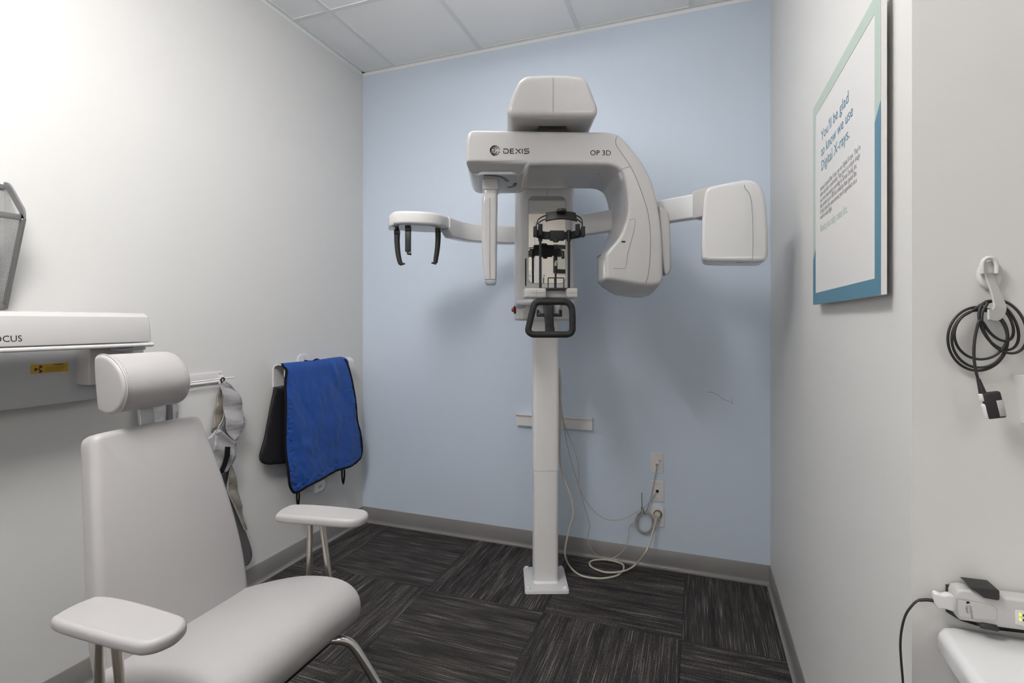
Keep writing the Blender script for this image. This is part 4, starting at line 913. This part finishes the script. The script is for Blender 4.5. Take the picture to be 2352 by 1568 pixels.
# apron
XQ = .094
ab = thing('blue_lead_apron', ox(740, 1120, XQ), 'bright blue lead apron with black edging draped over the white hanger', 'apron')
c7 = lambda L: [(560+x/4.021, 790+y/4.021) for x, y in L]
front = c7([(372, 184), (540, 166), (700, 148), (905, 120), (935, 140), (955, 200), (985, 340), (1020, 560), (1050, 740), (1080, 900), (1086, 985), (1070, 1045), (1030, 1090), (970, 1125), (860, 1165), (740, 1225), (600, 1290), (520, 1345), (470, 1368), (440, 1350), (410, 1290), (398, 1200), (388, 1050), (380, 850), (374, 600), (382, 330), (390, 240)])
from mathutils import noise
F2 = [Vector(p_) for p_ in [(ox(a_, b_, XQ).y, ox(a_, b_, XQ).z) for a_, b_ in front]]
def bfold(a_, b_):
    t_ = min(1, max(0, (1.13-b_)*5))
    n_ = noise.noise(Vector((a_*9, b_*5, 2.2)))*.016+noise.noise(Vector((a_*26+b_*10, b_*16, 7)))*.005
    d_ = 9
    for i in range(6, len(F2)-1):
        p_, q_ = F2[i], F2[i+1]; e_ = q_-p_; k_ = max(0, min(1, (Vector((a_, b_))-p_).dot(e_)/max(e_.length_squared, 1e-9)))
        d_ = min(d_, (Vector((a_, b_))-(p_+e_*k_)).length)
    puck = .0035*math.exp(-((d_-.03)/.022)**2)*noise.noise(Vector((a_*60, b_*75, 1)))*2
    c_ = (a_+.42-(1.08-b_)*.35)/.022; pleat = .013*math.exp(-c_*c_)*max(0, 1-abs(b_-1.04)/.09)
    top_ = -.012*max(0, (b_-1.085)/.045)**2 if b_ > 1.085 else 0
    return t_*(n_+puck)+pleat+top_+.02*min(.35, max(0, 1.13-b_))
f_, fpts = cloth('front_panel', front, XQ, blue_cloth, ab, bfold, step=.0075, th=.008)
ed_ = [Vector((XQ+.003+bfold(a_, b_), a_, b_)) for a_, b_ in fpts[12:]+fpts[:1]]
MB().add(*g_tube(ed_, .0075, 8, flat=(Vector((1, 0, 0)), .75))).build('edge_binding', black_trim, ab)
back_ = c7([(288, 405), (350, 405), (420, 405), (420, 700), (415, 1085), (385, 1098), (290, 1108), (215, 1112), (170, 1095), (150, 1060), (155, 1000), (190, 880), (225, 700), (255, 540), (272, 460), (280, 415)])
cloth('back_panel', back_, .045, navy_cloth, ab, None, step=.02, th=.012)
# the part that bends over the hanger
ov = []
ya, yb_ = ox(655, 850, .08).y, ox(797, 840, .08).y
for y_ in (ya, (ya+yb_)/2, yb_):
    ov.append([Vector((.048-.046*math.cos(t_), y_, hz-.02+.036*math.sin(t_))) for t_ in [PI*i/14 for i in range(15)]]+[Vector((.046-.041*math.cos(t_), y_, hz-.02+.031*math.sin(t_))) for t_ in [PI-PI*i/14 for i in range(15)]])
MB().add(*g_loft(ov)).build('top_fold', blue_cloth, ab)
MB().add(*g_tube(cr([ox(700, 828, .055), ox(708, 829.5, .075), ox(718, 829.5, .08), ox(726, 825, .075), ox(732, 826, .06)], 5), .0055, 8)).build('collar_binding', black_trim, ab)
def ribbon_loop(name, px, py0_, py1_, wpx, X):
    a_ = ox(px-wpx*.25, py0_, X); b_ = ox(px, py1_, X); c_ = ox(px+wpx*.3, py0_, X+.01)
    MB().add(*g_ribbon(cr([a_, (a_+b_)/2-Vector((0, .004, 0)), b_, (b_+c_)/2+Vector((0, .006, 0)), c_], 5), Vector((.4, 1, 0)), .017, .002)).build(name, black_trim, ab)
ribbon_loop('strap_loop', 788, 1078, 1111, 10, XQ-.0); ribbon_loop('strap_loop', 684, 1126, 1162, 8, XQ)
tgp = c7([(660, 1270), (745, 1240), (758, 1290), (740, 1350), (700, 1370), (652, 1380), (650, 1330)])
cloth('care_tag', tgp, XQ-.006, white_tag, ab, None, step=.02, th=.001, smoothn=1)
tc_ = ox(737, 1118, XQ); MB().add(*g_box((XQ-.003, tc_.y-.012, tc_.z-.004), (XQ-.001, tc_.y+.010, tc_.z+.012))).build('tag_print', hook_grey, ab, smooth=False)

# ---------------------------------------------------------------- examination chair
CY = -1.904
ch = thing('exam_chair', (.95, CY, 0), 'light grey vinyl exam chair with headrest, padded arms and metal legs', 'chair')
def yprof(prof, hw, r, n=8, y_c=CY, narrow=None):
    """x-z profile lofted across the chair with rounded sides"""
    rings = []
    ys = [(-hw+r*(1-math.cos(PI/2*k/n)), r*(1-math.sin(PI/2*k/n))) for k in range(n+1)]
    ys = ys+[(0, 0)]+[(-a_, b_) for a_, b_ in ys[::-1]]
    for a_, b_ in ys: rings.append([Vector((p_[0], y_c+a_*(narrow(p_[0]) if narrow else 1), p_[1])) for p_ in inset(prof, b_)])
    return g_loft(rings)
seat_p = smooth2([(.765, .505), (.82, .525), (.90, .548), (.98, .567), (1.05, .579), (1.11, .583), (1.16, .574), (1.193, .550), (1.205, .515), (1.196, .480), (1.165, .458), (1.10, .450), (.95, .448), (.82, .448), (.77, .455), (.75, .48)], 4)
snar = lambda x: 1-.26*max(0, min(1, (1.0-x)/.24))**1.5
st_ = MB().add(*yprof(seat_p, .262, .020, narrow=snar)).build('seat', vinyl, ch, angle=80)
for s in (-1, 1):
    MB().add(*g_tube([Vector((a_, CY+s*.245*snar(a_), b_)) for a_, b_ in inset(seat_p, .0055)], .003, 6, closed=True)).build('piping', vinyl, st_)
# backrest: outline in its own tilted plane
tilt = math.atan2(.142, .56)
BO = Vector((.833, CY+.008, .457)); BU = Vector((-math.sin(tilt), 0, math.cos(tilt))); BN = Vector((math.cos(tilt), 0, math.sin(tilt)))
bo = smooth2([(a_*.955, b_*1.06) for a_, b_ in [(-.205, .0), (-.215, .02), (-.222, .10), (-.218, .2), (-.205, .32), (-.188, .44), (-.172, .53), (-.166, .570), (-.154, .588), (-.12, .593), (0, .594), (.12, .593), (.154, .588), (.166, .570), (.172, .53), (.188, .44), (.205, .32), (.218, .2), (.222, .10), (.215, .02), (.205, .0), (.1, -.004), (0, -.004), (-.1, -.004)]], 3)
def bt_(a_, b_, c_):
    cur = .016*math.sin(PI*min(1, max(0, b_/.6)))-.05*(a_/.25)**2*.35
    return BO+Vector((0, a_, 0))+BU*b_+BN*(c_+cur)
brings = []
rr_ = .02
scl = lambda o_, k_: [(a_*k_, .30+(b_-.30)*k_) for a_, b_ in o_]
bi = inset(bo, rr_)
seq = [(scl(bi, .02), .006), (scl(bi, .3), .0055), (scl(bi, .6), .004), (scl(bi, .85), .002), (bi, .0)]
for k_ in range(1, 7): t_ = PI/2*k_/6; seq.append((inset(bo, rr_*(1-math.sin(t_))), -rr_*(1-math.cos(t_))))
seq += [(bo, -.045)]+[(inset(bo, .012*(1-math.cos(PI/2*k_/4))), -.045-.012*math.sin(PI/2*k_/4)) for k_ in range(1, 5)]
MB().add(*g_loft([[bt_(a_, b_, c_) for a_, b_ in o_] for o_, c_ in seq])).build('backrest', vinyl, ch, angle=80)
# headrest
hp_ = [(.600, 1.120), (.597, 1.19), (.600, 1.250), (.612, 1.262), (.635, 1.264), (.662, 1.256), (.690, 1.236), (.708, 1.208), (.714, 1.178), (.706, 1.148), (.688, 1.124), (.662, 1.110), (.635, 1.106), (.612, 1.110)]
hp_ = [(x+(1.19-z)*.11, z) for x, z in hp_]
hs = smooth2(hp_, 3)
YH0, YH1 = -2.003, -1.805
hr = MB().add(*g_prism(hs, T2, YH0, YH1, .009, .018, 6)).build('headrest', vinyl, ch, angle=50)
for y_ in (YH0+.009,): MB().add(*g_tube([Vector((a_, y_, b_)) for a_, b_ in inset(hs, -.0012)], .0022, 6, closed=True)).build('piping', vinyl, hr)
sti = MB()
for y_ in (YH0+.019, YH1-.021):
    q = [Vector((a_, y_, b_)) for a_, b_ in inset(hs, -.0003)]; 
    tot = cr(q, 3, True)
    for i in range(0, len(tot)-1, 3): sti.add(*g_tube([tot[i], tot[i+1]], .0007, 4))
sti.build('stitching', vinyl_dk, hr)
pz = [Vector((.625, CY+.012, 1.15)), Vector((.653, CY+.012, 1.0))]
MB().add(*g_loft([[p_+Vector((a_, b_, 0)) for a_, b_ in rrect(-.006, -.021, .006, .021, .003)] for p_ in pz])).build('headrest_post', steel, ch)
# arms
for s in (-1, 1):
    yc = CY+s*.308
    ao = [(.890, yc-.034), (.897, yc-.045), (.93, yc-.052), (.99, yc-.054), (1.07, yc-.053), (1.13, yc-.050), (1.152, yc-.044), (1.168, yc-.028), (1.176, yc), (1.168, yc+.028), (1.152, yc+.044), (1.13, yc+.050), (1.07, yc+.053), (.99, yc+.054), (.93, yc+.052), (.897, yc+.045), (.890, yc+.034), (.884, yc)]
    def awarp(x, y_, z_, s=s):
        k_ = math.radians(13 if s > 0 else 3); dx, dy = x-1.0, y_-(CY+s*.308)
        return (1.0+dx*math.cos(k_)-dy*math.sin(k_)-(.012 if s > 0 else 0), CY+s*.308+dx*math.sin(k_)+dy*math.cos(k_)-(.005 if s > 0 else 0), z_+.004*math.cos((x-.94)*11)-.001)
    MB().add(*g_prism(smooth2(ao, 3), I3, .721, .749, .010, .011, 5, awarp)).build('armrest', vinyl, ch, angle=60)
    xs = (.967, 1.030) if s > 0 else (.967, 1.030)
    f1 = MB().add(*g_tube([Vector((.967, yc, .722)), Vector((.963, yc, .46))], .0095, 12)).build('arm_post', nickel, ch)
    f2 = MB().add(*g_tube([Vector((1.012, yc, .722)), Vector((1.055, yc, .46))], .0095, 12)).build('arm_post', nickel, ch)
    MB().add(*g_tube([Vector((.94, yc, .455)), Vector((1.08, yc, .455))], .0115, 12)).add(*g_tube([Vector((1.0, yc, .455)), Vector((1.0, yc-s*.11, .44))], .0115, 12)).build('arm_bracket', nickel, ch)
MB().add(*g_box((1.083, CY-.266, .703), (1.105, CY-.255, .716), .002)).build('arm_clip', black, ch)
for s in (-1, 1):
    L_ = [Vector((1.12, CY+s*.17, .44)), Vector((1.165, CY+s*.19, .442)), Vector((1.195, CY+s*.212, .425)), Vector((1.218, CY+s*.224, .39)), Vector((1.262, CY+s*.248, .30)), Vector((1.40, CY+s*.33, .0))]
    MB().add(*g_tube(cr(L_, 6), .0125, 14)).build('leg', chrome, ch)
    L_ = [Vector((.85, CY+s*.17, .44)), Vector((.80, CY+s*.19, .43)), Vector((.76, CY+s*.21, .36)), Vector((.62, CY+s*.28, .0))]
    MB().add(*g_tube(cr(L_, 6), .0125, 14)).build('leg', chrome, ch)
MB().add(*g_box((.80, CY-.2, .425), (1.15, CY+.2, .45), .004)).build('seat_frame', black, ch)

# ---------------------------------------------------------------- framed picture on the rear wall (seen in the mirror)
pf_ = thing('framed_picture', (4.16, YF, 2.12), 'black framed picture on the rear wall, seen in the mirror', 'picture')
fr = MB()
px0, px1, pz0_, pz1_ = 3.86, 4.46, 2.12, 2.56
for lo_, hi_ in (((px0, YF, pz0_), (px0+.06, YF+.03, pz1_)), ((px1-.06, YF, pz0_), (px1, YF+.03, pz1_)), ((px0+.06, YF, pz1_-.06), (px1-.06, YF+.03, pz1_)), ((px0+.06, YF, pz0_), (px1-.06, YF+.03, pz0_+.06))): fr.add(*g_box(lo_, hi_, .003))
fr.build('frame', wood_black, pf_)
MB().add(*g_box((px0+.05, YF, pz0_+.05), (px1-.05, YF+.012, pz1_-.05))).build('print', paper, pf_, smooth=False)
